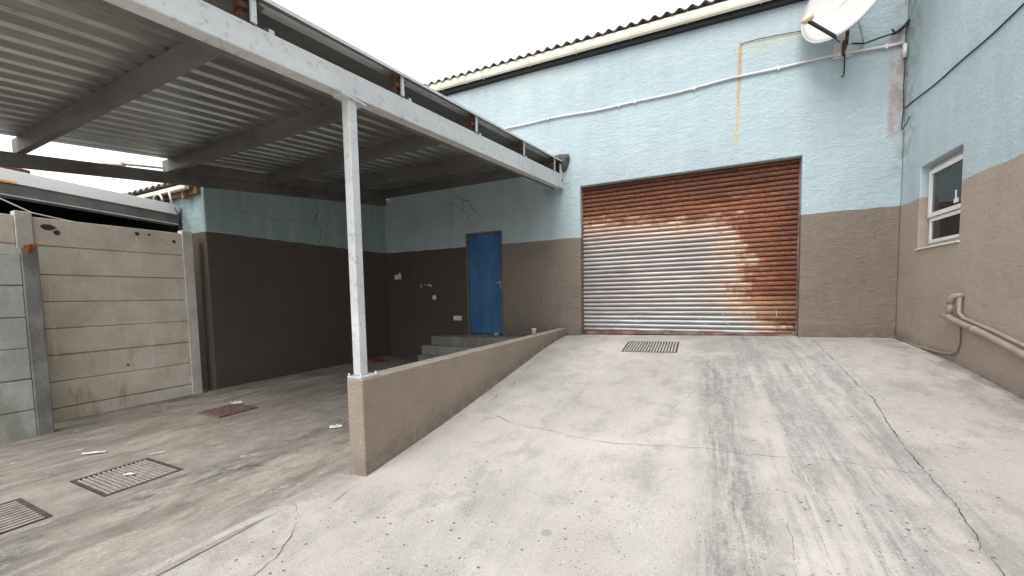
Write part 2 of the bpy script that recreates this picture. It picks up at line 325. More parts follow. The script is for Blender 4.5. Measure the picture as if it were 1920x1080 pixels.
M['frame_brown'] = simple('door_frame_paint', (.19, .16, .135), .6, 0, .15, 5)
M['white'] = simple('white_plastic', (.72, .72, .70), .45, 0, .08, 9)
M['alu'] = simple('white_window_frame', (.80, .80, .78), .4, 0, .04, 6)
M['pipe_white'] = simple('white_conduit', (.72, .70, .68), .5, 0, .08, 4, dirt=(.42, .38, .34), dirt_amt=.5)
M['pipe_brown'] = simple('painted_pipe', (.32, .27, .225), .45, 0, .08, 5, dirt=(.22, .18, .15))
M['cable'] = simple('black_cable', (.03, .03, .035), .6)
M['dish'] = simple('dish_white', (.60, .575, .55), .45, 0, .03, 3, dirt=(.72, .56, .42), dirt_amt=.5)
M['dish_back'] = simple('dish_grey_rim', (.48, .49, .50), .5)
M['lnb'] = simple('lnb_cream', (.72, .60, .42), .5)
M['grate'] = simple('steel_grate', (.42, .37, .34), .65, .2, .15, 14, dirt=(.28, .19, .16), dirt_amt=.6)
M['grate_pale'] = simple('dusty_grate', (.50, .47, .43), .75, .1, .15, 14, dirt=(.25, .2, .17), dirt_amt=.6)
M['grate_frame'] = simple('rusty_grate_frame', (.10, .07, .06), .85, .1, .4, 14)
M['manhole'] = simple('rusty_cover', (.19, .13, .11), .85, .1, .35, 30, bump=.006, dirt=(.34, .28, .25), dirt_amt=.5)
M['paper'] = simple('white_litter', (.64, .62, .58), .8)
M['rag'] = simple('red_rag', (.22, .03, .025), .8, 0, .5, 30, dirt=(.6, .38, .3), dirt_amt=1)
M['cup'] = simple('paper_cup', (.62, .44, .30), .6)
M['stone'] = simple('grey_stone', (.42, .40, .37), .9, bump=.01)
M['mortar'] = simple('broken_mortar', (.10, .095, .09), .95, 0, .4, 20, bump=.02)
M['lean_white'] = simple('neighbour_fascia', (.80, .81, .80), .6, 0, .07, 3, scale=(1, .4, 1), dirt=(.52, .50, .46), dirt_amt=.5)
M['orange'] = simple('orange_stain_steel', (.62, .36, .08), .8, 0, .3, 8)
M['pink'] = simple('pinkish_render', (.62, .47, .46), .8)
M['maroon'] = simple('maroon_tiles', (.10, .03, .035), .8)
M['ground'] = simple('dusty_ground', (.28, .26, .23), .9, bump=.01)
M['curtain'] = simple('pale_curtain', (.78, .78, .76), .9)
M['room'] = simple('room_grey', (.55, .58, .54), .9)
M['wood'] = simple('old_timber', (.24, .15, .08), .85, 0, .3, 8)
M['pit_dust'] = simple('dusty_pit', (.22, .20, .18), .95)
M['pit_dark'] = simple('dark_pit', (.06, .05, .045), .95)  # dark brown lining of the pits under the yard gratings
def glass():
    g = G('window_glass')
    t = g.n('ShaderNodeBsdfTransparent'); t.inputs[0].default_value = (.88, .92, .90, 1); gl = g.n('ShaderNodeBsdfGlossy'); gl.inputs['Roughness'].default_value = .03
    f = g.n('ShaderNodeFresnel'); f.inputs[0].default_value = 1.5; mx_ = g.n('ShaderNodeMixShader'); g.L(g.ma('MULTIPLY', f.outputs[0], 1.3, clamp=True), mx_.inputs[0]); g.L(t.outputs[0], mx_.inputs[1]); g.L(gl.outputs[0], mx_.inputs[2])
    o = g.n('ShaderNodeOutputMaterial'); g.L(mx_.outputs[0], o.inputs[0]); return g.m
M['glass'] = glass()

# ================================================================== mesh helper
class MB:
    def __init__(s): s.v = []; s.f = []; s.mi = []
    def face(s, idx, mi=0): s.f.append(tuple(idx)); s.mi.append(mi)
    def quad(s, pts, mi=0):
        b = len(s.v); s.v += [Vector(p) for p in pts]; s.face(range(b, b+len(pts)), mi)
    def box(s, x0, x1, y0, y1, z0, z1, mi=0):
        return s.hexa([(x0, y0, z0), (x1, y0, z0), (x1, y1, z0), (x0, y1, z0), (x0, y0, z1), (x1, y0, z1), (x1, y1, z1), (x0, y1, z1)], mi)
    def hexa(s, p, mi=0):
        b = len(s.v); s.v += [Vector(q) for q in p]
        for f in ((0, 3, 2, 1), (4, 5, 6, 7), (0, 1, 5, 4), (1, 2, 6, 5), (2, 3, 7, 6), (3, 0, 4, 7)): s.face([b+i for i in f], mi)
        return s
    def beam(s, a, b, wdt, hgt, up=(0, 0, 1), mi=0):   # box along a-b, centred
        a = Vector(a); b = Vector(b); d = (b-a).normalized(); sx = d.cross(Vector(up)).normalized(); u = sx.cross(d)
        p = []
        for q in (a, b):
            p.append([q-sx*wdt/2-u*hgt/2, q+sx*wdt/2-u*hgt/2, q+sx*wdt/2+u*hgt/2, q-sx*wdt/2+u*hgt/2])
        return s.hexa([p[0][0], p[0][1], p[1][1], p[1][0], p[0][3], p[0][2], p[1][2], p[1][3]], mi)
    def tube(s, pts, r, n=10, mi=0, caps=True):
        pts = [Vector(p) for p in pts]; rings = []
        prev = None
        for i, p in enumerate(pts):
            d = (pts[min(i+1, len(pts)-1)]-pts[max(i-1, 0)]).normalized()
            if prev is None:
                up = Vector((0, 0, 1)) if abs(d.z) < .9 else Vector((1, 0, 0)); sx = d.cross(up).normalized()
            else: sx = (prev - d*prev.dot(d)).normalized()
            prev = sx; u = sx.cross(d); rr = r[i] if isinstance(r, (list, tuple)) else r
            b = len(s.v); s.v += [p+(sx*math.cos(t)+u*math.sin(t))*rr for t in [2*math.pi*k/n for k in range(n)]]; rings.append(b)
        for a, b in zip(rings, rings[1:]):
            for k in range(n): s.face((a+k, a+(k+1) % n, b+(k+1) % n, b+k), mi)
        if caps: s.face([rings[0]+k for k in range(n)][::-1], mi); s.face([rings[-1]+k for k in range(n)], mi)
        return s
    def extrude(s, prof, a, b, axis, mi=0, closed=True):
        """prof: 2D points in the two other axes, swept from a to b on axis"""
        n = len(prof); base = len(s.v)
        for t in (a, b):
            for p in prof:
                q = [0, 0, 0]; o = [i for i in range(3) if i != axis]; q[axis] = t; q[o[0]] = p[0]; q[o[1]] = p[1]; s.v.append(Vector(q))
        for k in range(n if closed else n-1): s.face((base+k, base+(k+1) % n, base+n+(k+1) % n, base+n+k), mi)
        if closed: s.face([base+k for k in range(n)][::-1], mi); s.face([base+n+k for k in range(n)], mi)
        return s
    def build(s, name, mats, parent=None, smooth=False, bevel=0, origin=None):
        if not isinstance(mats, (list, tuple)): mats = [mats]
        vs_ = [v + Vector((0, 0, H)) for v in s.v]
        if parent is not None: org = Vector(parent['_org'])
        elif origin is not None: org = Vector(origin) + Vector((0, 0, H))
        else:
            org = Vector(((min(v.x for v in vs_)+max(v.x for v in vs_))/2, (min(v.y for v in vs_)+max(v.y for v in vs_))/2, min(v.z for v in vs_)))
        me = bpy.data.meshes.new(name); me.from_pydata([v-org for v in vs_], [], s.f)
        for m in mats: me.materials.append(M[m])
        for p, i in zip(me.polygons, s.mi): p.material_index = i; p.use_smooth = smooth
        bm = bmesh.new(); bm.from_mesh(me); bmesh.ops.remove_doubles(bm, verts=bm.verts, dist=1e-5); bmesh.ops.recalc_face_normals(bm, faces=bm.faces); bm.to_mesh(me); bm.free()
        o = bpy.data.objects.new(name, me); C.objects.link(o)
        if parent is not None: o.parent = parent
        else: o.location = org
        o['_org'] = list(org)
        if bevel:
            bv = o.modifiers.new('bevel', 'BEVEL'); bv.width = bevel; bv.segments = 2; bv.limit_method = 'ANGLE'; bv.angle_limit = math.radians(40)
        return o
def tag(o, label, cat, group=None):
    o['label'] = label; o['category'] = cat
    if group: o['group'] = group
    return o
def thing(name, loc, label, cat, group=None):
    o = bpy.data.objects.new(name, None); C.objects.link(o); o.location = (loc[0], loc[1], loc[2]+H); o.empty_display_size = .2
    o['_org'] = [loc[0], loc[1], loc[2]+H]
    return tag(o, label, cat, group)
def grid_wall(us, ws, holes, d0, d1, fn, mb=None, mi=0, sub=None):
    """wall with openings: us, ws cell borders; holes = set of (i,j); d0 front depth, d1 back depth; fn(u,w,d)->xyz"""
    mb = mb or MB()
    nu, nw = len(us)-1, len(ws)-1
    solid = lambda i, j: 0 <= i < nu and 0 <= j < nw and (i, j) not in holes
    for i in range(nu):
        for j in range(nw):
            if not solid(i, j): continue
            a, b, c, d = us[i], us[i+1], ws[j], ws[j+1]
            for dd in (d0, d1): mb.quad([fn(a, c, dd), fn(b, c, dd), fn(b, d, dd), fn(a, d, dd)], mi)
            if not solid(i-1, j): mb.quad([fn(a, c, d0), fn(a, d, d0), fn(a, d, d1), fn(a, c, d1)], mi)
            if not solid(i+1, j): mb.quad([fn(b, c, d0), fn(b, d, d0), fn(b, d, d1), fn(b, c, d1)], mi)
            if not solid(i, j-1): mb.quad([fn(a, c, d0), fn(b, c, d0), fn(b, c, d1), fn(a, c, d1)], mi)
            if not solid(i, j+1): mb.quad([fn(a, d, d0), fn(b, d, d0), fn(b, d, d1), fn(a, d, d1)], mi)
    return mb
def ip(pts, t):
    if t <= pts[0][0]: return pts[0][1]
    for (a, b), (c, d) in zip(pts, pts[1:]):
        if t <= c:
            k = (t-a)/(c-a); return b+(d-b)*k
    return pts[-1][1]
RZ = [(-40, -1.270), (0, -1.270), (1.0, -1.268), (1.5, -1.255), (2, -1.228), (3.1, -1.112), (3.8, -1.02), (4.5, -.925), (5.3, -.81), (6.0, -.73), (6.7, -.685), (7.2, -.68)]
def rz(x, y):
    v = rz0(x, y)
    if x < -2.2 and y < 2.3: v += (YZ+.006-v)*min(1, (-2.2-x)/.185)
    return v
YZ = -1.285
def rz0(x, y): return ip(RZ, y) + (.018*(x+.3) if y > 1 else .018*(x+.3)*max(0, y)) + .006*mnoise.noise(Vector((x*.9, y*.9, 3)))
YZ = -1.285
def cstrip(mb, pts, wid, fz, mi, seed=0, jag=.012, lift=.002):
    """irregular crack strip lying on a surface; fz(x,y)->z"""
    rnd = random.Random(seed); dense = []; tot = 0
    for a, b in zip(pts, pts[1:]):
        a = Vector(a[:2]); b = Vector(b[:2]); n = max(2, int((b-a).length/.022))
        for k in range(n):
            q = a.lerp(b, k/n); j2 = jag*.45
            w1 = mnoise.noise(Vector((q.x*9, q.y*9, seed)))*jag*1.6; w2 = mnoise.noise(Vector((q.y*8, q.x*8, seed+5)))*jag*1.6
            dense.append(q+Vector((w1+rnd.uniform(-j2, j2), w2+rnd.uniform(-j2, j2))))
    dense.append(Vector(pts[-1][:2])); L = []
    for i, q in enumerate(dense):
        d = (dense[min(i+1, len(dense)-1)]-dense[max(i-1, 0)]).normalized(); nrm = Vector((-d.y, d.x))
        big = max(.12, .55+1.1*mnoise.noise(Vector((i*.11, seed, 2))))
        wd = wid*.8*big*rnd.uniform(.4, 1.2)*min(1, .2+i/8, .2+(len(dense)-1-i)/8)/2
        L.append((q+nrm*wd, q-nrm*wd))
    for (a, b), (c, d) in zip(L, L[1:]):
        mb.quad([(*a, fz(a.x, a.y)+lift), (*b, fz(b.x, b.y)+lift), (*d, fz(d.x, d.y)+lift), (*c, fz(c.x, c.y)+lift)], mi)

# ================================================================== ground, yard, ramp
mb = MB(); mb.quad([(-120, -120, -1.34), (120, -120, -1.34), (120, 160, -1.34), (-120, 160, -1.34)])
o = mb.build('ground', 'ground'); o['kind'] = 'structure'

def flat_grid(mb, xs, ys, holes, fz, mi=0):
    for i in range(len(xs)-1):
        for j in range(len(ys)-1):
            cx = (xs[i]+xs[i+1])/2; cy = (ys[j]+ys[j+1])/2
            if any(a < cx < b and c < cy < d for a, b, c, d in holes): continue
            mb.quad([(xs[i], ys[j], fz(xs[i], ys[j])), (xs[i+1], ys[j], fz(xs[i+1], ys[j])), (xs[i+1], ys[j+1], fz(xs[i+1], ys[j+1])), (xs[i], ys[j+1], fz(xs[i], ys[j+1]))], mi)
def lin(a, b, st): n = max(1, round((b-a)/st)); return [a+(b-a)*k/n for k in range(n+1)]
GR1 = (-4.12, -3.57, 1.13, 1.58); GR2 = (-4.08, -3.55, .22, .89); GR3 = (-.97, -.26, 5.52, 6.17)
yz = lambda x, y: YZ + .007*mnoise.noise(Vector((x*1.1, y*.8, 0))) + (.0 if x > -4.4 else .012*min(1, (-4.4-x)))
mb = MB()
xs = sorted(set(lin(-9, -4.12, .3)+lin(-4.12, -4.08, .1)+lin(-4.08, -3.57, .17)+[-3.55]+lin(-3.55, -2.3, .25)))
ys = sorted(set(lin(-6, .22, .5)+lin(.22, .89, .2)+lin(.89, 1.13, .2)+lin(1.13, 1.58, .2)+lin(1.58, 6.72, .3)))
flat_grid(mb, xs, ys, [GR1, GR2], yz)
for g_ in (GR1, GR2):   # pits under the gratings
    a, b, c, d = g_
    for q in ([(a, c), (b, c)], [(b, c), (b, d)], [(b, d), (a, d)], [(a, d), (a, c)]):
        mb.quad([(q[0][0], q[0][1], YZ+.004), (q[1][0], q[1][1], YZ+.004), (q[1][0], q[1][1], -1.335), (q[0][0], q[0][1], -1.335)], 1)
    mb.quad([(a, c, -1.333), (b, c, -1.333), (b, d, -1.333), (a, d, -1.333)], 1)
cstrip(mb, [(-4.36, -2), (-4.36, .8), (-4.37, 1.9), (-4.34, 2.6), (-4.36, 3.4)], .009, yz, 3, 1)
cstrip(mb, [(-3.46, -2), (-3.47, .8), (-3.45, 1.9), (-3.48, 2.6)], .009, yz, 3, 2)
cstrip(mb, [(-3.47, 1.7), (-3.2, 2.1), (-3.0, 2.2), (-2.75, 2.8)], .008, yz, 2, 5)
cstrip(mb, [(-3.57, 1.62), (-3.0, 1.9), (-2.6, 2.0)], .006, yz, 2, 6)
cstrip(mb, [(-4.05, 1.68), (-3.7, 2.4), (-3.6, 3.3), (-3.7, 4.2)], .007, yz, 2, 8)
o = mb.build('yard_paving', ['yard', 'pit_dark', 'crack', 'crack_grey']); o['kind'] = 'structure'; o.name = 'yard'

mb = MB()
xs = sorted(set(lin(-2.385, -2.2, .1)+lin(-2.2, -.97, .2)+lin(-.97, -.26, .18)+lin(-.26, 2.29, .2)))
ysn = sorted(set(lin(-6, 2.0, .25))); ysf = sorted(set(lin(2.0, 5.52, .2)+lin(5.52, 6.17, .16)+lin(6.17, 7.0, .2)))
flat_grid(mb, xs, ysn, [], rz)
flat_grid(mb, [x for x in xs if x >= -2.21], ysf, [GR3], rz)
for a, b in zip(ysn, ysn[1:]): mb.quad([(-2.385, a, rz(-2.385, a)), (-2.385, b, rz(-2.385, b)), (-2.385, b, -1.33), (-2.385, a, -1.33)])
a, b, c, d = GR3
for q in ([(a, c), (b, c)], [(b, c), (b, d)], [(b, d), (a, d)], [(a, d), (a, c)]):
    mb.quad([(q[0][0], q[0][1], rz(*q[0])), (q[1][0], q[1][1], rz(*q[1])), (q[1][0], q[1][1], -.90), (q[0][0], q[0][1], -.90)], 1)
mb.quad([(a, c, rz(a, c)-.035), (b, c, rz(b, c)-.035), (b, d, rz(b, d)-.035), (a, d, rz(a, d)-.035)], 1)
K = lambda pts, wd, mi=2, sd=0, j=.012: cstrip(mb, pts, wd, rz, mi, sd, j)
K([(1.38, 6.6), (1.34, 5.88), (1.32, 4.85), (1.33, 4.22), (1.27, 3.82), (1.22, 3.34), (1.21, 3.05), (1.2, 2.76), (1.16, 2.48), (1.12, 2.37)], .012, 2, 11, .009)
K([(1.14, 2.41), (1.13, 2.2), (1.1, 2.0), (1.13, 1.7)], .014, 2, 12)
K([(-1.91, 3.3), (-1.72, 3.22), (-1.49, 3.1), (-1.23, 3.06), (-1.07, 3.03), (-.74, 2.96), (-.47, 2.98), (-.14, 3.04), (.07, 3.05), (.3, 3.04), (.6, 3.09), (.88, 3.09), (1.02, 3.06), (1.2, 3.06)], .0105, 4, 13)
K([(1.02, 3.07), (1.1, 3.05), (1.2, 3.06)], .012, 2, 14)
K([(-2.12, 6.0), (-2.05, 5.2), (-2.0, 4.68), (-1.94, 4.04), (-1.95, 3.59), (-1.91, 3.3)], .011, 4, 15, .02)
K([(-1.85, .8), (-1.89, 1.11), (-1.91, 1.2), (-1.95, 1.26), (-2.0, 1.34), (-2.08, 1.43), (-2.12, 1.49)], .014, 3, 16, .008)
K([(-2.12, 1.49), (-2.07, 1.59), (-2.07, 1.66), (-2.08, 1.76), (-2.1, 1.9)], .009, 3, 17)
K([(-2.12, 1.49), (-2.24, 1.55), (-2.35, 1.6)], .005, 4, 18)
K([(-1.95, 1.45), (-1.94, 1.53), (-1.96, 1.63)], .005, 3, 19)
K([(-1.81, 2.29), (-1.56, 2.34), (-1.28, 2.47), (-1.13, 2.61), (-1.0, 2.7)], .008, 5, 20)
K([(.75, 3.15), (.58, 2.96), (.59, 2.72), (.62, 2.44), (.64, 2.21), (.7, 2.0)], .009, 5, 21)
K([(.47, 2.99), (.53, 2.85), (.58, 2.69)], .006, 4, 22)
K([(.41, 2.41), (.41, 2.28), (.4, 1.99)], .008, 4, 23)
K([(-.25, 3.64), (-.09, 4.02), (0, 4.35)], .006, 4, 24)
K([(1.33, 4.3), (1.6, 4.1), (1.9, 4.15), (2.2, 3.8)], .004, 4, 25)
K([(1.25, 3.6), (1.5, 3.45), (1.85, 3.5)], .004, 4, 26)
K([(.2, 3.02), (.25, 3.6), (.33, 4.3), (.42, 5.3), (.4, 6.4)], .004, 4, 27)
K([(-1.2, 3.06), (-1.1, 3.9), (-1.15, 5.2)], .0035, 4, 28)
o = mb.build('ramp', ['ramp', 'pit_dust', 'crack', 'crack_pink', 'crack_grey', 'crack_pale'], smooth=False); o['kind'] = 'structure'

# ================================================================== gratings
def grate(name, g_, fz, along, n, label, cross=0, mat='grate', lift=.004, grp='drain grates in the concrete'):
    a, b, c, d = g_
    t = thing(name, ((a+b)/2, (c+d)/2, fz((a+b)/2, (c+d)/2)), label, 'drain grate', grp)
    f = MB(); w_ = .022
    def bar(p, q, wd, th=.03, up=0): 
        p = (*p, fz(*p)+lift-th/2+up); q = (*q, fz(*q)+lift-th/2+up); mbx.beam(p, q, wd, th)
    mbx = f
    bar((a, c+w_/2), (b, c+w_/2), w_); bar((a, d-w_/2), (b, d-w_/2), w_)
    bar((a+w_/2, c+w_), (a+w_/2, d-w_), w_); bar((b-w_/2, c+w_), (b-w_/2, d-w_), w_)
    f.build('frame', 'grate_frame', t)
    bb = MB(); mbx = bb
    for k in range(n):
        if along == 'x': y = c+.035+(d-c-.07)*k/(n-1); bar((a+w_+.002, y), (b-w_-.002, y), (d-c)/n*.36, .02)
        else: x = a+.035+(b-a-.07)*k/(n-1); bar((x, c+w_+.002), (x, d-w_-.002), (b-a)/n*.45, .02)
    for k in range(cross):
        if along == 'x': x = a+.06+(b-a-.12)*k/max(1, cross-1); bar((x, c+w_), (x, d-w_), .006, .008, -.006)
        else: y = c+.06+(d-c-.12)*k/max(1, cross-1); bar((a+w_, y), (b-w_, y), .006, .008, -.006)
    bb.build('bars', mat, t)
grate('drain_grate', GR1, yz, 'x', 15, 'rusty steel drain grate in the yard with wide cross bars, fully in view', 9)
grate('drain_grate', GR2, yz, 'y', 11, 'narrow barred yard drain grate nearest the camera, cut by the picture edge', 0)
grate('drain_grate', GR3, rz, 'y', 18, 'pale dusty drain grate set in the ramp before the rusty roller door', 0, 'grate_pale')
mb = MB(); mb.box(-5.2, -4.76, 2.46, 2.88, YZ-.02, YZ+.022)
for i in range(9):
    for j in range(9): mb.box(-5.17+i*.044, -5.17+i*.044+.022, 2.49+j*.042, 2.49+j*.042+.02, YZ+.0221, YZ+.027)
tag(mb.build('manhole_cover', 'manhole'), 'square rust brown manhole cover in the shaded yard', 'manhole cover')

# ================================================================== main building
MBD = thing('main_building', (-2, 6.7, -1.3), 'light blue and brown plastered building with rusty roller door and blue door', 'building')
us = sorted([-6.7, -4.18, -3.37, -1.855, 1.252, 2.288]); ws = [-1.4, -.76, -.745, 1.235, 1.835, 3.93]
holes = {(3, j) for j in (1, 2, 3)} | {(1, 2)}
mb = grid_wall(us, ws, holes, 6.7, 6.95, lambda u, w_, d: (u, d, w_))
def vcrack(mb, pts, wid, fn, mi, seed):
    rnd = random.Random(seed); dn = []
    for a, b in zip(pts, pts[1:]):
        a = Vector(a); b = Vector(b); n = max(2, int((b-a).length/.05))
        for k in range(n): dn.append(a.lerp(b, k/n)+Vector((rnd.uniform(-.012, .012), rnd.uniform(-.012, .012))))
    dn.append(Vector(pts[-1])); L = []
    for i, q in enumerate(dn):
        d = (dn[min(i+1, len(dn)-1)]-dn[max(i-1, 0)]).normalized(); nn = Vector((-d.y, d.x))*wid*rnd.uniform(.3, 1)/2; L.append((q+nn, q-nn))
    for (a, b), (c, d) in zip(L, L[1:]): mb.quad([fn(*a), fn(*b), fn(*d), fn(*c)], mi)
fm = lambda u, v: (u, 6.697, v)
vcrack(mb, [(-4.17, 2.02), (-4.21, 1.68), (-4.07, 1.6), (-4.17, 1.42)], .014, fm, 1, 1)
vcrack(mb, [(-4.42, 2.05), (-4.3, 1.93), (-4.06, 1.84), (-3.91, 1.6)], .014, fm, 1, 2)
vcrack(mb, [(-4.6, 1.9), (-4.35, 1.78), (-4.21, 1.68)], .01, fm, 1, 3)
vcrack(mb, [(-4.5, 2.0), (-4.48, 1.6), (-4.5, 1.25)], .008, fm, 1, 4)
vcrack(mb, [(-3.3, .78), (-2.9, .80), (-2.4, .86)], .006, fm, 1, 5)
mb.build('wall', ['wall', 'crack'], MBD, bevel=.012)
# plinth below the blue door
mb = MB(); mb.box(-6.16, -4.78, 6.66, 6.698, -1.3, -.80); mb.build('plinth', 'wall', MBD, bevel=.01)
# dark space behind the openings
mb = MB(); mb.box(-4.5, -3.1, 7.0, 7.05, -1, 1.6); mb.box(-2.1, 1.5, 7.3, 7.35, -1, 2.2); mb.build('inner_wall', 'dark_in', MBD)
# roller door: curved slats
mb = MB(); pitch = .071; nx = 60; prof = []
z0 = -.64; nsl = 36
for s_ in range(nsl):
    for k, (dz, dy) in enumerate(((0, .002), (.004, -.012), (.013, -.022), (.026, -.027), (.042, -.026), (.054, -.018), (.063, -.004), (.067, .004))):
        prof.append((z0+s_*pitch+dz, dy))
prof.append((z0+nsl*pitch, 0))
base = 0; rnd = random.Random(3)
dents = [(rnd.uniform(-1.8, 1.2), rnd.uniform(-.5, 1.6), rnd.uniform(.004, .014), rnd.uniform(.1, .35)) for _ in range(26)]
for i in range(nx+1):
    x = -1.90+(3.2)*i/nx
    for z, dy in prof:
        bow = .007*mnoise.noise(Vector((x*2.6, z*14, 1)))+.004*mnoise.noise(Vector((x*7, z*15, 5)))+.006*mnoise.noise(Vector((x*.8, z*.8, 7)))
        for a, b, c_, r_ in dents:
            q = ((x-a)/r_)**2+((z-b)/.05)**2
            if q < 9: bow += c_*math.exp(-q)
        mb.v.append(Vector((x, 6.835+dy+bow, z+.0035*mnoise.noise(Vector((x*1.3, z*3, 9))))))
npf = len(prof)
for i in range(nx):
    for j in range(npf-1): mb.face((i*npf+j, i*npf+j+1, (i+1)*npf+j+1, (i+1)*npf+j))
rd = mb.build('roller_door', 'roller', MBD, smooth=True)
rd['label'] = 'rust streaked galvanised roller shutter door'
mb = MB(); mb.beam((-1.83, 6.832, -.668), (1.24, 6.832, -.628), .035, .05); mb.build('bottom_rail', 'roller_rail', rd, bevel=.004)
for x0, x1 in ((-1.853, -1.838), (1.236, 1.2505)):
    mb = MB(); mb.box(x0, x1, 6.79, 6.90, -.7, 1.83); mb.build('guide_rail', 'roller_rail', rd)
for x, z, dx in ((.0, -.36, 0.0), (.35, -.42, .05), (.1, -.45, -.02), (.32, -.3, .0), (-.95, -.4, 0), (1.0, -.28, .01)):   # paint drips on the lowest slats
    mb = MB(); mb.tube([(x+dx*k/3, 6.806, z-.03*k) for k in range(4)], .0025, 5); mb.build('paint_drip', 'white', rd)
# blue door
dr = MB(); dr.box(-4.145, -3.405, 6.775, 6.815, -.735, 1.205); dro = dr.build('door', 'door', MBD, bevel=.004)
mb = MB(); mb.box(-3.465, -3.44, 6.768, 6.7745, .14, .30); mb.build('lock_plate', 'grate', dro)
mb = MB(); mb.tube([(-3.452, 6.765, .26), (-3.452, 6.73, .26), (-3.49, 6.725, .255), (-3.51, 6.725, .25)], .008, 8); mb.build('handle', 'white', dro, smooth=True)
mb = MB()
mb.box(-4.178, -4.147, 6.72, 6.86, -.744, 1.233); mb.box(-3.403, -3.372, 6.72, 6.86, -.744, 1.233); mb.box(-4.146, -3.404, 6.72, 6.86, 1.207, 1.233)
mb.build('door_frame', 'frame_brown', MBD)
# fascia, gutter, roof (the gutter falls a little to the right)
gz = lambda x: -.016*(x+.26)
def sweepx(prof, x0, x1, n=1):
    m = MB(); k = len(prof)
    for i in range(n+1):
        x = x0+(x1-x0)*i/n; m.v += [Vector((x, y, z+gz(x))) for y, z in prof]
    for i in range(n):
        for j in range(k): m.face((i*k+j, i*k+(j+1) % k, (i+1)*k+(j+1) % k, (i+1)*k+j))
    m.face(range(k)); m.face([n*k+j for j in range(k)]); return m
sweepx([(6.625, 3.880), (6.697, 3.880), (6.697, 4.10), (6.625, 4.10)], -6.5, 2.285).build('fascia_board', 'black', MBD)
gut = sweepx([(6.535, 4.06), (6.535, 3.985), (6.547, 3.95), (6.575, 3.932), (6.607, 3.945), (6.622, 3.985), (6.622, 4.06), (6.612, 4.06), (6.612, 3.99), (6.597, 3.955), (6.575, 3.945), (6.555, 3.957), (6.545, 3.99), (6.545, 4.06)], -6.5, 2.28)
guo = gut.build('gutter', 'cream', MBD)
for x in (-5.2, -4.53, -3.98, -3.62, -2.7, -1.87, -1.0, -.2, .72, 1.6):
    m = MB(); pr = [(6.531, 4.066), (6.531, 3.985), (6.544, 3.947), (6.575, 3.927), (6.61, 3.94), (6.628, 3.985)]
    for (a, b), (c_, d) in zip(pr, pr[1:]): m.beam((x, a, b+gz(x)), (x, c_, d+gz(x)), .022, .006, (1, 0, 0))
    m.build('gutter_bracket', 'cream', guo)
mb = MB(); nst = 8; X0, X1 = -6.6, 2.28; n = int((X1-X0)/.17*nst); yl = [6.5, 9.5, 13]
for i in range(n+1):
    x = X0+(X1-X0)*i/n; zz = .026*math.cos(2*math.pi*(x+.308)/.17)
    for y in yl: mb.v.append(Vector((x, y, 4.108+gz(x)*.5+zz+(y-6.5)*.21)))
k = len(yl)
for i in range(n):
    for j in range(k-1): mb.face((i*k+j, i*k+j+1, (i+1)*k+j+1, (i+1)*k+j))
ro = mb.build('roof', 'fibre', MBD, smooth=True); sm = ro.modifiers.new('thick', 'SOLIDIFY'); sm.thickness = .008

# ================================================================== right wing
WG = thing('side_building', (2.4, 2, -1.3), 'smooth blue over brown side wing with a small window, right of the roller door', 'building')
ysb = [-5, 5.425, 6.235, 9]; zsb = [-1.4, .455, 1.382, 5.4]
mb = grid_wall(ysb, zsb, {(1, 1)}, 2.29, 2.54, lambda u, w_, d: (d, u, w_))
mb.build('wall', 'wall_side', WG, bevel=.01)
mb = MB()   # room behind the window
mb.quad([(4.2, 4, -.6), (4.2, 8, -.6), (4.2, 8, 2.2), (4.2, 4, 2.2)]); mb.quad([(2.56, 8, -.6), (4.2, 8, -.6), (4.2, 8, 2.2), (2.56, 8, 2.2)])
mb.quad([(2.56, 4, -.6), (4.2, 4, -.6), (4.2, 4, 2.2), (2.56, 4, 2.2)]); mb.quad([(2.56, 4, 2.2), (4.2, 4, 2.2), (4.2, 8, 2.2), (2.56, 8, 2.2)]); mb.quad([(2.56, 4, -.6), (4.2, 4, -.6), (4.2, 8, -.6), (2.56, 8, -.6)])
mb.build('room', 'room', WG)
xw = 2.375
def frame_rect(mb, x0, x1, y0, y1, z0, z1, t):
    mb.box(x0, x1, y0, y1, z0, z0+t); mb.box(x0, x1, y0, y1, z1-t, z1); mb.box(x0, x1, y0, y0+t, z0+t, z1-t); mb.box(x0, x1, y1-t, y1, z0+t, z1-t)
mb = MB(); frame_rect(mb, xw+.02, xw+.07, 5.427, 6.233, .475, 1.38, .035); mb.box(xw+.02, xw+.07, 5.463, 6.197, .775, .81)
win = mb.build('window', 'alu', WG, bevel=.003)
mb = MB(); frame_rect(mb, xw-.02, xw+.017, 5.445, 6.215, .795, 1.325, .045); mb.build('sash', 'alu', win, bevel=.003)
mb = MB(); frame_rect(mb, xw-.005, xw+.018, 5.455, 6.205, .505, .785, .035); mb.build('sash', 'alu', win, bevel=.003)
for z0_, z1_, xx in ((.838, 1.282, xw+.0), (.538, .752, xw+.008)):
    mb = MB(); mb.box(xx, xx+.004, 5.49, 6.17, z0_, z1_); mb.build('pane', 'glass', win)
mb = MB(); mb.box(xw-.035, xw-.022, 5.60, 5.66, .86, .90); mb.tube([(xw-.03, 5.63, .88), (xw-.045, 5.60, .98)], .008, 6); mb.build('window_handle', 'alu', win)
mb = MB(); mb.box(2.272, 2.392, 5.40, 6.25, .440, .4535); mb.build('sill', 'alu', win, bevel=.003)
mb = MB(); mb.box(2.447, 2.56, 6.222, 6.233, .49, 1.36); mb.build('inner_reveal', 'curtain', WG)

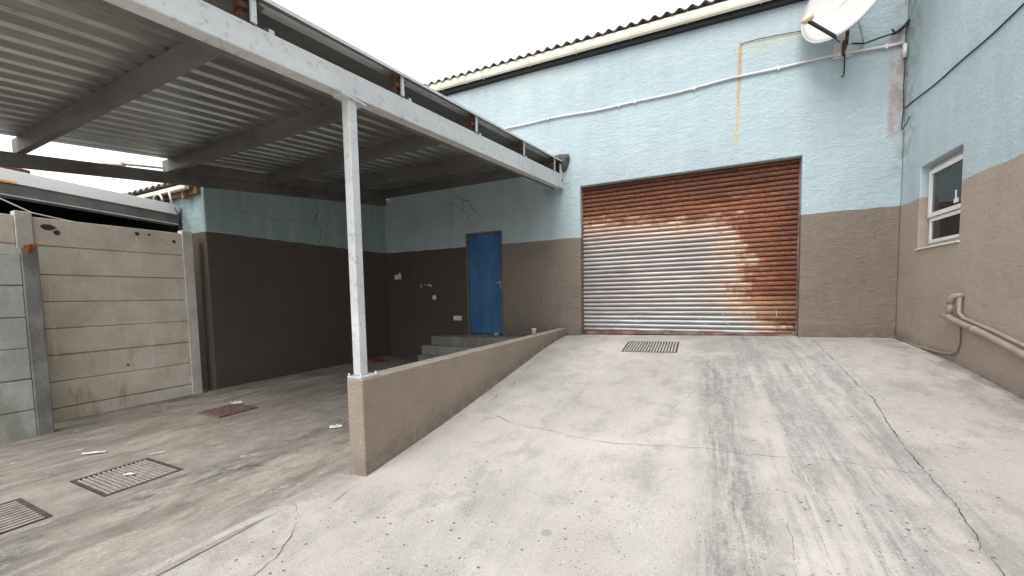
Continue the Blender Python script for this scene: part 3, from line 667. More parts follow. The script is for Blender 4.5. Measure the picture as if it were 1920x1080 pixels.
# ================================================================== left building
LB = thing('low_outbuilding', (-7.5, 5, -1.3), 'low blue over dark brown outbuilding under the metal canopy', 'building')
mb = MB()
wz = lambda y: 1.62+(y-3.19)*.125
x0, x1, y0, y1 = -9.0, -6.2, 3.19, 6.699
nseg = lin(y0, y1, .5)
mb.hexa([(x0, y0, -1.4), (x1, y0, -1.4), (x1, y1, -1.4), (x0, y1, -1.4), (x0, y0, wz(y0)), (x1, y0, wz(y0)), (x1, y1, wz(y1)), (x0, y1, wz(y1))])
vcrack(mb, [(4.98, 1.75), (5.02, 1.59), (4.93, 1.39), (5.06, 1.27), (5.0, .99)], .016, lambda u, v: (-6.197, u, v), 1, 9)
vcrack(mb, [(4.9, 1.3), (5.06, 1.27)], .01, lambda u, v: (-6.197, u, v), 1, 10)
vcrack(mb, [(3.5, 1.35), (4.2, 1.30), (4.9, 1.39), (5.6, 1.33)], .006, lambda u, v: (-6.197, u, v), 1, 12)
vcrack(mb, [(3.3, .985), (3.6, .99)], .008, lambda u, v: (-6.197, u, v), 2, 11)
vcrack(mb, [(3.9, .985), (4.1, .985)], .006, lambda u, v: (-6.197, u, v), 2, 14)
vcrack(mb, [(6.45, .99), (6.62, .99)], .012, lambda u, v: (-6.197, u, v), 2, 13)
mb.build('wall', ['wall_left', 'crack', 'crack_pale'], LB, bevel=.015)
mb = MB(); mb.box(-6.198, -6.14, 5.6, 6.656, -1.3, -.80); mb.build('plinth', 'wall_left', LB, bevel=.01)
mb = MB(); n = int(2.7/.17*8)
for i in range(n+1):
    x = -9.0+2.72*i/n
    ph = ((x+9)/.17) % 1; zz = .036*(abs(ph-.5)*4-1)*.8
    for y in (3.02, 6.65): mb.v.append(Vector((x, y, 1.665+zz+(y-3.02)*.125)))
for i in range(n): mb.face((i*2, i*2+1, i*2+3, i*2+2))
lr = mb.build('roof', 'fibre', LB); sm = lr.modifiers.new('t', 'SOLIDIFY'); sm.thickness = .006
mb = MB(); mb.beam((-9, 3.06, 1.572), (-6.32, 3.06, 1.572), .06, .06); mb.build('gutter', 'cream', LB, bevel=.01)
mb = MB(); mb.beam((-9, 3.16, 1.56), (-6.25, 3.16, 1.56), .05, .14)
for x in (-6.5, -7.2, -7.9): mb.beam((x, 3.12, 1.44), (x, 3.12, 1.62), .07, .05, (1, 0, 0))
mb.build('roof_timber', 'wood', LB)
pts = [(-7.34+.0, 3.1, 1.44)]
for k in range(9):
    t_ = math.pi*(1-k/8); pts.append((-7.0+.12*math.cos(t_), 3.02, 1.44+.10*math.sin(t_)))
mb = MB(); mb.tube(pts, .014, 8); mb.tube([(-6.72, 3.03, 1.58), (-6.66, 3.03, 1.38)], .014, 8)
mb.build('overflow_pipe', 'white', LB, smooth=True)

# ================================================================== concrete kerb along the outbuilding
mb = MB(); pts = []
ys = lin(3.1, 6.6, .12); rnd = random.Random(5)
for i, y in enumerate(ys[:-1]):
    a = -6.10+rnd.uniform(-.012, .02); b = -6.10+rnd.uniform(-.012, .02)
    mb.hexa([(-6.195, y, YZ-.02), (a, y, YZ-.02), (a, ys[i+1], YZ-.02), (-6.195, ys[i+1], YZ-.02), (-6.195, y, YZ+.035), (a-.02, y, YZ+.03), (a-.02, ys[i+1], YZ+.03), (-6.195, ys[i+1], YZ+.035)])
o = mb.build('kerb', 'step'); o['kind'] = 'structure'

# ================================================================== door steps
ST = thing('door_steps', (-4.0, 6.3, YZ), 'three worn grey concrete steps up to the blue door', 'steps')
for x0, x1, y0, z1 in ((-4.74, -2.55, 6.25, -.757), (-4.88, -2.4, 6.12, -.925), (-4.90, -2.3, 6.02, -1.10)):
    mb = MB(); mb.box(x0, x1, y0, 6.64, -1.3, z1); mb.build('step', 'step', ST, bevel=.018)
for ch in ST.children: pass

# ================================================================== low wall beside the ramp
mb = MB(); ysw = lin(2.0, 6.699, .35)
for y0, y1 in zip(ysw, ysw[1:]):
    f = lambda y: -.562-.006*(y-2)
    mb.hexa([(-2.27, y0, -1.34), (-2.12, y0, -1.34), (-2.12, y1, -1.34), (-2.27, y1, -1.34), (-2.27, y0, f(y0)), (-2.12, y0, f(y0)), (-2.12, y1, f(y1)), (-2.27, y1, f(y1))])
bmw = mb.build('ramp_wall', 'rampwall')
bm = bmesh.new(); bm.from_mesh(bmw.data)
inner = [f for f in bm.faces if abs(f.normal.y) > .9 and any(abs(f.calc_center_median().y + bmw.location.y - y) < 1e-3 for y in ysw[1:-1])]
bmesh.ops.delete(bm, geom=inner, context='FACES'); bm.to_mesh(bmw.data); bm.free()
bv = bmw.modifiers.new('b', 'BEVEL'); bv.width = .014; bv.segments = 3; bv.limit_method = 'ANGLE'; bv.angle_limit = math.radians(50)
tag(bmw, 'low brown plastered retaining wall along the left edge of the ramp', 'low wall')

# ================================================================== canopy
CP = thing('metal_canopy', (-2.21, 2.08, -.56), 'open metal carport canopy with corrugated sheets and one white steel post on the low wall', 'canopy')
bb_ = lambda y: 1.184+.0985*y; bt_ = lambda y: 1.315+.114*y
YB0, YB1 = .62, 6.68
mb = MB(); xa, xb = -2.27, -2.172
mb.hexa([(xa, YB0, bb_(YB0)), (xb, YB0, bb_(YB0)), (xb, YB1, bb_(YB1)), (xa, YB1, bb_(YB1)), (xa, YB0, bt_(YB0)), (xb, YB0, bt_(YB0)), (xb, YB1, bt_(YB1)), (xa, YB1, bt_(YB1))])
fb = mb.build('front_beam', 'steel_white', CP, bevel=.006)
# inner return flange of the beam, seen from below
mb = MB(); mb.hexa([(-2.33, YB0, bb_(YB0)+.004), (-2.272, YB0, bb_(YB0)+.004), (-2.272, YB1, bb_(YB1)+.004), (-2.33, YB1, bb_(YB1)+.004), (-2.33, YB0, bb_(YB0)+.014), (-2.272, YB0, bb_(YB0)+.014), (-2.272, YB1, bb_(YB1)+.014), (-2.33, YB1, bb_(YB1)+.014)])
mb.build('beam_flange', 'steel_grey', fb)
lb0 = lambda y: 1.19+.12*y
mb = MB(); xa, xb = -6.195, -6.125
mb.hexa([(xa, YB0, lb0(YB0)), (xb, YB0, lb0(YB0)), (xb, YB1, lb0(YB1)), (xa, YB1, lb0(YB1)), (xa, YB0, lb0(YB0)+.138), (xb, YB0, lb0(YB0)+.138), (xb, YB1, lb0(YB1)+.138), (xa, YB1, lb0(YB1)+.138)])
mb.build('side_beam', 'steel_beam', CP, bevel=.005)
rz_ = lambda x, y: 1.437+.1245*y+.008*(-2.2-x)      # underside of the sheets
RAF = ((1.56, 1.46), (2.80, 2.64), (4.08, 3.81), (5.4, 5.08), (6.55, 6.33))
for yl_, y in RAF:
    mb = MB(); a = -6.25; b = -2.185; dl = yl_-y
    za = lb0(yl_)+.139; zb = bt_(y)+.001; ta = rz_(a, yl_-.03)-.001; tb = rz_(b, y-.03)-.001
    # lipped channel: web plus flanges
    def hx(y0, y1, f0, f1):
        la = za+(ta-za)*f0; ha = za+(ta-za)*f1; lb = zb+(tb-zb)*f0; hb = zb+(tb-zb)*f1
        mb.hexa([(a, y0+dl, la), (b, y0, lb), (b, y1, lb), (a, y1+dl, la), (a, y0+dl, ha), (b, y0, hb), (b, y1, hb), (a, y1+dl, ha)])
    hx(y-.03, y-.022, 0, 1); hx(y-.0218, y+.03, 0, .05); hx(y-.0218, y+.03, .95, 1); hx(y+.026, y+.03, .051, .2)
    mb.build('rafter', 'steel_grey', CP)
    br = MB(); br.beam((-2.165, y-.05, bt_(y)+.001), (-2.165, y-.05, rz_(-2.2, y)+.012), .014, .03, (0, 1, 0))
    br.build('strap', 'steel_white', CP)
    br = MB(); br.beam((-2.185, y+.06, bt_(y)+.002), (-2.185, y+.06, bt_(y)+.03), .012, .03, (0, 1, 0)); br.build('tab', 'steel_white', CP)
    cl = MB(); cl.beam((-2.215, y-.10, bt_(y)+.003), (-2.215, y-.10, rz_(-2.2, y)-.003), .05, .012, (0, 1, 0)); cl.beam((-2.2, y-.115, bt_(y)+.07), (-2.2, y-.035, bt_(y)+.085), .04, .03)
    cl.build('cleat', 'rust', CP)
# box rib sheets running lengthwise
mb = MB(); X0, X1 = -6.09, -2.86; n = int(round((X1-X0)/.19)); px = []
for i in range(n):
    x = X0+i*.19
    px += [(x, 0), (x+.10, 0), (x+.122, .045), (x+.152, .045), (x+.168, 0)]
px.append((X0+n*.19, 0))
yy = lin(YB0, 6.66, .8)
for x, dz in px:
    for y in yy: mb.v.append(Vector((x, y, rz_(x, y)+dz+.003*mnoise.noise(Vector((x*3, y*1.5, 0))))))
k = len(yy)
for i in range(len(px)-1):
    for j in range(k-1): mb.face((i*k+j, i*k+j+1, (i+1)*k+j+1, (i+1)*k+j))
s1 = mb.build('roof_sheet', 'sheet', CP); sm = s1.modifiers.new('t', 'SOLIDIFY'); sm.thickness = .0015; sm.offset = 1
mb = MB(); c0, c1 = -6.135, -6.07; mb.hexa([(c0, 2.84, lb0(2.84)+.1385), (c1, 2.84, lb0(2.84)+.1385), (c1, 6.66, lb0(6.66)+.1385), (c0, 6.66, lb0(6.66)+.1385), (c0, 2.84, rz_(c0, 2.84)-.004), (c1, 2.84, rz_(c1, 2.84)-.004), (c1, 6.66, rz_(c1, 6.66)-.004), (c0, 6.66, rz_(c0, 6.66)-.004)])
mb.build('filler_board', 'steel_grey', CP)
# outer flat sheet with a turned up lip
mb = MB(); prof = [(-2.93, .0), (-2.90, .008), (-2.60, .006), (-2.58, .02), (-2.55, .02), (-2.53, .006), (-2.24, .004), (-2.20, .03), (-2.15, .035), (-2.145, .02)]
yy = lin(YB0, 6.60, .3)
for x, dz in prof:
    for y in yy: mb.v.append(Vector((x, y, rz_(x, y)+dz-.012+.006*mnoise.noise(Vector((x*2, y*2.5, 4))))))
k = len(yy)
for i in range(len(prof)-1):
    for j in range(k-1): mb.face((i*k+j, i*k+j+1, (i+1)*k+j+1, (i+1)*k+j))
s2 = mb.build('flashing', 'sheet', CP); sm = s2.modifiers.new('t', 'SOLIDIFY'); sm.thickness = .002; sm.offset = 1
mb = MB(); mb.beam((-2.142, YB0, rz_(-2.2, YB0)+.012), (-2.142, 6.6, rz_(-2.2, 6.6)+.012), .006, .022); mb.build('edge_trim', 'steel_white', CP)
# post with base plate
PS = MB(); PS.box(-2.246, -2.176, 2.045, 2.115, -.548, bb_(2.04)-.012)
ps = PS.build('post', 'steel_white', CP, bevel=.006)
mb = MB(); mb.box(-2.262, -2.13, 2.004, 2.17, -.560, -.549); mb.build('base_plate', 'steel_white', ps)
mb = MB(); mb.box(-2.262, -2.16, 1.99, 2.19, bb_(2.0)-.012, bb_(2.0)-.001); mb.build('top_plate', 'steel_white', ps)
for x, y in ((-2.255, 2.015), (-2.14, 2.015), (-2.14, 2.155), (-2.255, 2.155)):
    mb = MB(); mb.tube([(x, y, -.549), (x, y, -.53)], .008, 6); mb.build('bolt', 'steel_white', ps)
# end bracket on the wall
mb = MB(); mb.box(-2.17, -2.155, 6.54, 6.699, 1.83, 2.22); mb.box(-2.30, -2.175, 6.682, 6.699, 1.83, 2.16)
mb.build('wall_bracket', 'steel_white', CP, bevel=.003)
mb = MB(); mb.tube([(-2.154, 6.62, 1.96), (-2.148, 6.62, 1.96)], .018, 8); mb.build('bolt', 'cable', CP)
# broken mortar where the canopy was let into the wall
mb = MB(); rnd = random.Random(2)
pts = [(-2.50, 2.27), (-2.36, 2.40), (-2.18, 2.42), (-2.05, 2.40), (-2.03, 2.33), (-2.08, 2.16), (-2.12, 2.12), (-2.30, 2.14), (-2.42, 2.22)]
b = len(mb.v)
for d, k in ((6.698, 1), (6.64, .93), (6.60, .75)):
    for x, z in pts: mb.v.append(Vector((-2.24+(x+2.24)*k+rnd.uniform(-.008, .008), d+rnd.uniform(-.01, .01)*(k < 1), 2.27+(z-2.27)*k)))
n = len(pts)
for r_ in range(2):
    for i in range(n): mb.face((b+r_*n+i, b+r_*n+(i+1) % n, b+(r_+1)*n+(i+1) % n, b+(r_+1)*n+i))
mb.face([b+2*n+i for i in range(n)]); mb.face([b+i for i in range(n)])
tag(mb.build('mortar_lump', 'mortar'), 'dark broken mortar lump on the blue wall at the end of the canopy', 'mortar lump')

# ================================================================== precast fences
def fence(name, X, posts, top, base, pmat, postmat, label, th=.045, n=None, first=None, posth=.03, pw=.12, pd=.11):
    t = thing(name, (X, sum(posts)/len(posts), base), label, 'fence', 'precast concrete fences on the left')
    rnd = random.Random(len(name)+int(abs(X)*100))
    for y in posts:
        mb = MB(); mb.box(X-pd*.62, X+pd*.38, y-pw/2, y+pw/2, base-.03, top+posth); mb.build('post', postmat, t, bevel=.008)
    for ya, yb in zip(posts, posts[1:]):
        mb = MB(); z = top; k = 0
        hts = first or [.3]*8
        while z > base and k < 20:
            h_ = hts[min(k, len(hts)-1)]; zb = max(base-.02, z-h_); dx = rnd.uniform(-.006, .006); tl = rnd.uniform(-.004, .004)
            mb.hexa([(X-th/2+dx, ya+pw/2+.002, zb+.007), (X+th/2+dx-.004, ya+pw/2+.002, zb+.007), (X+th/2+dx-.004, yb-pw/2-.002, zb+.007+tl), (X-th/2+dx, yb-pw/2-.002, zb+.007+tl),
                     (X-th/2+dx, ya+pw/2+.002, z-.004), (X+th/2+dx, ya+pw/2+.002, z-.004), (X+th/2+dx, yb-pw/2-.002, z-.004+tl), (X-th/2+dx, yb-pw/2-.002, z-.004+tl)])
            mb.box(X-th/2, X-th/2+.015, ya+pw/2+.002, yb-pw/2-.002, z-.006, z+.010) if k else None
            z = zb; k += 1
        mb.build('panel_infill', pmat, t, bevel=.006)
    return t
tf = fence('precast_fence', -6.33, [-1.5, 1.57, 3.01], .925, -1.27, 'precast', 'post_light', 'tall beige precast concrete fence with stained horizontal panels beside the outbuilding', first=[.30, .305, .29, .29, .29, .29, .29, .3], posth=.04)
gf = fence('precast_fence', -5.87, [-3.2, -.9, 1.475], .50, -1.27, 'precast_grey', 'post_dark', 'lower grey green precast concrete fence with dark post, nearest the camera', posth=.05, pw=.11, first=[.31, .305, .3, .3, .3, .3])
for y, z, r_, e in ((1.74, .83, .035, 1.6), (1.80, .78, .03, 1), (2.48, .855, .022, 1), (2.60, .86, .012, 1.6), (2.86, .80, .026, .7), (2.30, -.75, .012, 1)):   # broken-out holes
    mb = MB(); n = 9; rnd = random.Random(int(y*100))
    q = [(y+r_*e*rnd.uniform(.7, 1.2)*math.cos(2*math.pi*k/n), z+r_*rnd.uniform(.7, 1.2)*math.sin(2*math.pi*k/n)) for k in range(n)]
    mb.v += [Vector((-6.298, *p)) for p in q]+[Vector((-6.31, *p)) for p in q]
    for k in range(n): mb.face((k, (k+1) % n, n+(k+1) % n, n+k))
    mb.face(range(n)); mb.build('chipped_hole', 'crack', tf)
mb = MB(); mb.hexa([(-5.93, 1.44, .548), (-5.83, 1.44, .548), (-5.83, 1.53, .548), (-5.93, 1.53, .548), (-5.93, 1.44, .575), (-5.83, 1.44, .575), (-5.83, 1.53, .60), (-5.93, 1.53, .60)]); mb.box(-5.826, -5.81, 1.45, 1.48, .50, .575)
tag(mb.build('rusty_bracket', 'rust_orange', bevel=.004), 'small rusty orange bracket on top of the dark concrete post', 'bracket')

# ================================================================== neighbour's lean-to behind the fence
LT = thing('neighbour_shed', (-7.5, 1.5, -1.3), "neighbour's dark open shed behind the fence with white fascia over a grey steel beam", 'shed')
sl_ = lambda z, y: z-.052*(y-1.55)
def slab(x0, x1, y0, y1, z0, z1, nm, mt, par):
    m = MB(); m.hexa([(x0, y0, sl_(z0, y0)), (x1, y0, sl_(z0, y0)), (x1, y1, sl_(z0, y1)), (x0, y1, sl_(z0, y1)), (x0, y0, sl_(z1, y0)), (x1, y0, sl_(z1, y0)), (x1, y1, sl_(z1, y1)), (x0, y1, sl_(z1, y1))]); return m.build(nm, mt, par, bevel=.004)
slab(-6.80, -6.75, -4, 3.15, 1.33, 1.472, 'fascia', 'lean_white', LT)
slab(-6.84, -6.765, -4, 3.15, 1.20, 1.327, 'beam', 'steel_beam', LT)
slab(-6.90, -6.745, -4, 3.15, 1.185, 1.198, 'beam_flange', 'steel_white', LT)
slab(-9.5, -6.802, -4, 3.15, 1.42, 1.44, 'roof', 'dark_in', LT)
mb = MB(); mb.box(-9.55, -9.5, -4, 3.15, -1.3, 1.45); mb.box(-9.5, -6.85, 3.12, 3.16, -1.3, 1.33); mb.box(-9.5, -6.9, -4.05, -4, -1.3, 1.5); mb.build('back_wall', 'dark_in', LT)
mb = MB(); mb.box(-6.749, -6.746, 1.2, 1.66, 1.322, 1.345); mb.build('rust_stain', 'orange', LT)
pts = [(-6.45, .9, 1.36), (-6.45, 1.2, 1.22), (-6.45, 1.47, 1.09), (-6.45, 1.67, .985), (-6.45, 1.95, .94), (-6.45, 2.3, .90), (-6.42, 2.7, .84)]
mb = MB(); mb.tube(pts, .007, 6)
tag(mb.build('hanging_cable', 'white', smooth=True), 'thin white cable sagging above the top of the tall fence', 'cable')
mb = MB(); mb.tube([(-6.72, 3.1, 1.3), (-6.62, 3.1, 1.2), (-6.60, 3.1, 1.08), (-6.66, 3.1, 1.0)], .008, 6); mb.tube([(-6.7, 3.08, 1.33), (-6.58, 3.08, 1.15), (-6.66, 3.08, 1.02)], .007, 6)
tag(mb.build('cable_loop', 'cable', smooth=True), 'black cable loop hanging at the end of the white fascia', 'cable')
mb = MB(); mb.tube([(-6.32, 2.9, 1.76), (-6.62, 2.75, 1.80), (-6.9, 2.6, 1.83)], .014, 8)
FL = thing('flood_light', (-6.6, 2.7, 1.75), 'pale lamp on a thin arm seen through the gap beside the canopy', 'lamp')
mb.build('arm', 'steel_beam', FL)
mb = MB(); mb.beam((-6.86, 2.62, 1.83), (-7.06, 2.50, 1.84), .09, .06); mb.build('lamp_head', 'cream', FL, bevel=.015)
# far house
HS = thing('neighbour_house', (-15, 4, -1.3), 'pink rendered house with maroon roof far behind the fence', 'house')
mb = MB(); mb.box(-24, -15.3, -4, 3.6, -1.3, 3.0); mb.build('wall', 'pink', HS)
mb = MB(); mb.hexa([(-24, -4.5, 3.0), (-14.9, -4.5, 3.0), (-14.9, 3.9, 3.0), (-24, 3.9, 3.0), (-24, -4.5, 3.3), (-14.9, -4.5, 3.3), (-14.9, 3.9, 3.3), (-24, 3.9, 3.3)])
mb.quad([(-14.9, -4.5, 3.3), (-14.9, 3.9, 3.3), (-18, 2.2, 4.3), (-18, -4.5, 4.3)]); mb.quad([(-14.9, 3.9, 3.3), (-24, 3.9, 3.3), (-18, 2.2, 4.3)])
mb.build('roof', 'maroon', HS)

# ================================================================== wall services
mb = MB()
cpts = [(-3.9, 6.675, 3.07)]+[(x, 6.675, 3.035+.02*math.sin(x*1.7)+.008*math.sin(x*5)) for x in [v*.25-3.6 for v in range(24)]]+[(2.25, 6.675, 3.02)]
mb.tube(cpts, .016, 8)
CD = thing('conduit', (0, 6.68, 3.0), 'long thin white conduit pipe running across the blue wall above the roller door', 'pipe')
mb.build('pipe', 'pipe_white', CD, smooth=True)
for x in (-2.4, -1.2, -.95, -.1, .95, 1.62, 2.08):
    m = MB(); z = 3.035+.02*math.sin(x*1.7)+.008*math.sin(x*5); m.box(x-.014, x+.014, 6.655, 6.699, z-.03, z+.022); m.build('clip', 'pipe_white', CD, bevel=.004)
mb = MB(); mb.tube([(2.255, 6.67, 3.0), (2.255, 6.67, 2.84)], .022, 10)
tag(mb.build('conduit_stub', 'pipe_white', smooth=True), 'short upright white conduit piece in the wall corner', 'pipe')
mb = MB()
mb.tube([(2.27, 6.68, 3.28), (2.262, 6.672, 3.1), (2.265, 6.68, 2.84), (2.262, 6.68, 2.5), (2.268, 6.675, 2.22), (2.258, 6.68, 2.02), (2.262, 6.68, 1.97), (2.275, 6.6, 2.02), (2.28, 6.55, 2.08)], .0055, 6)
tag(mb.build('corner_cable', 'cable', smooth=True), 'dark cable running down the rust stained inner corner', 'cable')
mb = MB(); pts = []
for k in range(16):
    t_ = k/15; y = 6.66-2.5*t_; pts.append((2.278, y, 2.225-.035*math.sin(math.pi*t_)+.006*math.sin(t_*17)))
pts += [(2.278, 3, 2.25), (2.278, 0, 2.3), (2.278, -3, 2.3)]
mb.tube(pts, .0075, 6)
tag(mb.build('wall_cable', 'cable', smooth=True), 'long black cable slung along the side wall above the small window', 'cable')
mb = MB(); mb.tube([(2.285, 6.66, 3.27), (2.22, 6.66, 3.20), (2.15, 6.65, 3.15), (2.0, 6.65, 3.13), (1.85, 6.64, 3.10), (1.72, 6.62, 3.13)], .009, 6)
mb.tube([(2.285, 6.67, 3.22), (2.2, 6.66, 3.18), (2.13, 6.66, 3.13), (2.2, 6.66, 3.15), (2.29, 6.67, 3.25)], .008, 6)
mb.tube([(2.12, 6.65, 3.2), (2.16, 6.64, 3.13), (2.22, 6.65, 3.17)], .01, 6)
tag(mb.build('dish_cable', 'cable', smooth=True), 'black cable sagging from the wall corner to the satellite dish', 'cable')
mb = MB(); mb.tube([(.488, 6.685, 3.50), (.7, 6.685, 3.507), (1.0, 6.685, 3.49), (1.3, 6.685, 3.46), (1.5, 6.685, 3.35), (1.62, 6.685, 3.2)], .005, 6)
tag(mb.build('thin_cable', 'rust', smooth=True), 'thin rusty wire running level from the orange stain to the dish', 'wire')
mb = MB(); mb.tube([(1.665, 6.67, 3.08), (1.668, 6.67, 2.9), (1.665, 6.67, 2.78), (1.655, 6.66, 2.755), (1.635, 6.66, 2.765)], .008, 6)
tag(mb.build('hanging_wire', 'cable', smooth=True), 'short hooked wire hanging below the satellite dish mount', 'wire')
# ---- satellite dish
nd = Vector((-.6871, -.7107, .1510)).normalized(); ax = Vector((-.6408, .4948, -.5869)).normalized(); ay = Vector((.3424, -.5, -.7954)).normalized()
DC = Vector((1.528, 6.2, 3.515))
SD = thing('satellite_dish', (1.62, 6.69, 3.05), 'white satellite dish on a rusty bracket high on the blue wall', 'satellite dish')
RD = .47; mb = MB(); rings = 8; seg = 48
b0 = len(mb.v)
def dpt(r, a, off=0): return DC+(ax*math.cos(a)*1.05+ay*math.sin(a))*r*RD+nd*(.09*(r*r-1)+off)
for off in (0, -.008):
    for r in range(rings+1):
        for k in range(seg): mb.v.append(dpt(r/rings if r else .001, 2*math.pi*k/seg, off))
for s_ in range(2):
    b = s_*(rings+1)*seg
    for r in range(rings):
        for k in range(seg): mb.face((b+r*seg+k, b+r*seg+(k+1) % seg, b+(r+1)*seg+(k+1) % seg, b+(r+1)*seg+k), 0 if s_ == 0 else 1)
b = rings*seg
for k in range(seg): mb.face((b+k, b+(k+1) % seg, b+(rings+1)*seg+(k+1) % seg, b+(rings+1)*seg+k), 1)
ob = mb.build('dish', ['dish', 'dish_back'], SD, smooth=True)
mb = MB(); mb.tube([dpt(1.005, 2*math.pi*k/seg, -.006) for k in range(seg+1)], .011, 6, caps=False); mb.build('rim', 'dish_back', ob, smooth=True)
mb = MB()
for k in range(7):    # faded brush-like mark
    a = -2.0-k*.13; mb.beam(dpt(.45+.01*k, a, .004), dpt(.45+.01*(k+1), a-.14, .004), .014-.001*k, .002, nd)
mb.build('mark', 'dish_back', ob)
low = dpt(1.0, .87); lnbp = low+nd*.53
mb = MB(); mb.beam(low-nd*.02, lnbp, .028, .028); mb.build('arm', 'cable', SD)
mb = MB(); q = (DC-lnbp).normalized(); mb.tube([lnbp-q*.05, lnbp-q*.02, lnbp+q*.02, lnbp+q*.04, lnbp+q*.07], [.025, .035, .033, .045, .045], 12); mb.tube([lnbp-Vector((0, 0, .0)), lnbp-Vector((0, 0, .045))], .014, 8)
mb.build('lnb', 'lnb', SD, smooth=True)
mb = MB(); mb.box(1.55, 1.75, 6.68, 6.699, 3.0, 3.2); mb.build('wall_plate', 'dish', SD, bevel=.003)
bk = DC-nd*.11
mb = MB(); mb.tube([(1.65, 6.68, 3.06), (1.65, 6.55, 3.1), tuple(bk.lerp(Vector((1.65, 6.5, 3.15)), .4)), tuple(bk)], .02, 8)
mb.beam((1.65, 6.665, 3.02), (1.65, 6.665, 3.2), .06, .02, (1, 0, 0)); mb.build('bracket', 'rust', SD)
mb = MB(); mb.tube([tuple(bk), (1.78, 6.5, 3.2), (1.86, 6.69, 3.12)], .011, 6); mb.tube([(1.66, 6.6, 3.13), (1.86, 6.69, 3.10)], .009, 6)
mb.beam(bk-ax*.05, bk+ax*.15, .05, .03); mb.build('stay', 'dish_back', SD)
# ---- waste pipes on the side wall
WP = thing('waste_pipe', (2.24, 5.0, -1), 'brown painted waste pipes running down along the side wall below the window', 'pipe')
mb = MB(); mb.tube([(2.289, 5.30, -.085), (2.25, 5.30, -.085), (2.232, 5.32, -.09), (2.225, 5.345, -.12), (2.225, 5.35, -.16)], .029, 12)
mb.tube([(2.225, 5.35, -.155), (2.225, 5.365, -.27)], .024, 12); mb.tube([(2.225, 5.365, -.265), (2.225, 5.37, -.30)], .029, 12)
mb.build('elbow', 'pipe_brown', WP, smooth=True)
mb = MB(); mb.tube([(2.225, 5.46, -.285), (2.225, 5.43, -.29), (2.225, 4.8, -.415), (2.225, 4.3, -.535), (2.225, 3.2, -.80)], [.026, .0265, .0265, .0265, .0265], 12); mb.tube([(2.225, 5.0, -.375), (2.225, 4.93, -.389)], .031, 12)
mb.build('main_pipe', 'pipe_brown', WP, smooth=True)
mb = MB(); mb.tube([(2.262, 5.29, -.10), (2.262, 5.29, -.25), (2.262, 5.2, -.30), (2.262, 4.8, -.375), (2.262, 4.3, -.49), (2.262, 3.2, -.75)], .017, 10); mb.build('upper_pipe', 'pipe_brown', WP, smooth=True)
mb = MB(); mb.tube([(2.275, 5.30, -.33), (2.275, 5.30, -.55), (2.275, 5.33, -.63), (2.272, 5.40, -.66), (2.27, 5.63, -.675), (2.27, 6.08, -.672), (2.27, 6.66, -.62)], .013, 8)
tag(mb.build('thin_pipe', 'pipe_brown', smooth=True), 'thin painted pipe bending along the foot of the side wall into the corner', 'pipe')

# ================================================================== small things on the shaded walls
mb = MB(); mb.box(-5.96, -5.80, 6.655, 6.697, .40, .50); mb.box(-5.84, -5.78, 6.64, 6.654, .405, .535)
tag(mb.build('switch_box', 'white', bevel=.006), 'white electrical box on the dark wall near the inner corner', 'electrical box')
mb = MB(); mb.box(-4.47, -4.29, 6.65, 6.697, -.47, -.38); mb.box(-4.44, -4.36, 6.644, 6.649, -.455, -.395)
tag(mb.build('socket_box', 'white', bevel=.008), 'white socket box low beside the blue door frame', 'socket')
mb = MB(); mb.tube([(-4.95, 6.697, -.005), (-4.95, 6.68, -.005)], .05, 14)
tag(mb.build('blanking_plate', 'white', bevel=.003), 'round white cover plate on the dark wall left of the blue door', 'cover plate')
mb = MB(); mb.tube([(-5.28, 6.69, .27), (-5.28, 6.69, .21)], .014, 6); mb.tube([(-5.2, 6.69, .26), (-5.05, 6.68, .25)], .006, 6); mb.tube([(-5.08, 6.69, .27), (-5.0, 6.68, .22)], .016, 6)
tag(mb.build('pipe_ends', 'white'), 'row of small cut pipe ends on the dark wall under the canopy', 'pipe ends')
mb = MB(); zc = -.56-.006*(5.36-2)
mb.tube([(-2.2, 5.36, zc-.003), (-2.2, 5.36, zc+.085), (-2.2, 5.36, zc+.095)], [.028, .037, .039], 14)
tag(mb.build('paper_cup', 'cup', smooth=True), 'tan paper cup standing on top of the low wall', 'cup')
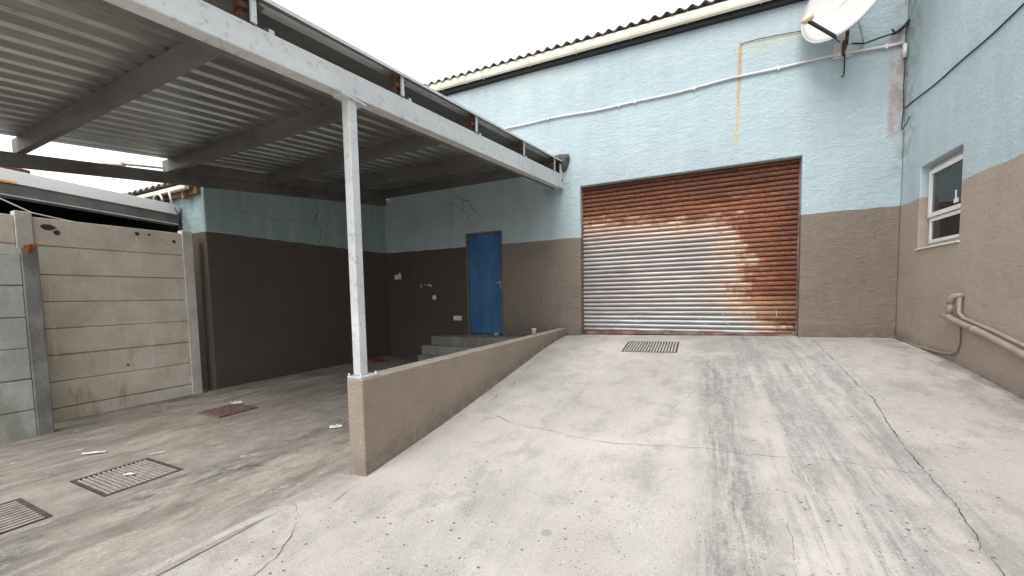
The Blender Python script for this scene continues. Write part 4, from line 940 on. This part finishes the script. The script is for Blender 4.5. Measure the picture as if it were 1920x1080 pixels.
def rock(name, c_, r, sx, sy, sz, mat, label, cat, seed=1):
    bm = bmesh.new(); bmesh.ops.create_icosphere(bm, subdivisions=2, radius=r)
    mb = MB()
    for v in bm.verts:
        k = 1+.35*mnoise.noise(v.co*(2.2/r)+Vector((seed*5, 0, 0))); mb.v.append(Vector((c_[0]+v.co.x*sx*k, c_[1]+v.co.y*sy*k, c_[2]+max(-.6*r, v.co.z)*sz*k)))
    for f in bm.faces: mb.face([v.index for v in f.verts])
    bm.free(); return tag(mb.build(name, mat), label, cat)
rock('stone', (-3.47, 6.58, -.725), .05, 1.1, .8, .7, 'stone', 'small grey stone on the top step against the blue door', 'stone', 2)
rock('red_rag', (-5.86, 5.95, YZ+.03), .07, 1.5, 1.8, .7, 'rag', 'crumpled red packet on the yard floor by the steps', 'litter', 3)
def scrap(pts, label, seed, name='paper_scrap', up=.015):
    rnd = random.Random(seed); mb = MB(); a = Vector(pts[0]); b = Vector(pts[1]); wd = pts[2]; n = 5
    d = (b-a).normalized(); nn = Vector((-d.y, d.x)); top = []
    for k in range(n+1):
        q = a.lerp(b, k/n); ww = wd*rnd.uniform(.5, 1)*(.4 if k in (0, n) else 1)
        for s_, zz in ((-1, .007), (0, up*rnd.uniform(.6, 1.4)), (1, .007)):
            p = q+nn*ww*s_*.5; mb.v.append(Vector((p.x, p.y, YZ+.008+zz)))
    for k in range(n):
        for j in range(2): mb.face((k*3+j, k*3+j+1, (k+1)*3+j+1, (k+1)*3+j))
    o = mb.build(name, 'paper'); sm = o.modifiers.new('t', 'SOLIDIFY'); sm.thickness = .004
    return tag(o, label, 'litter', 'white scraps lying in the yard')
scrap([(-4.72, 1.38), (-4.6, 1.49), .035], 'long white paper scrap on the yard beyond the wide barred grate', 1)
scrap([(-5.22, 2.84), (-5.16, 2.95), .09], 'crumpled white scrap lying on the rusty manhole cover', 2, up=.03)
scrap([(-3.30, 2.68), (-3.22, 2.76), .06], 'white paper scrap near the end of the low wall', 3, up=.03)
scrap([(-3.86, 1.33), (-3.80, 1.38), .03], 'tiny white scrap stuck on the wide barred grate', 4)
scrap([(-4.18, 1.60), (-4.12, 1.70), .014], 'small pale splinter beside the far edge of the wide barred grate', 5, up=.006)
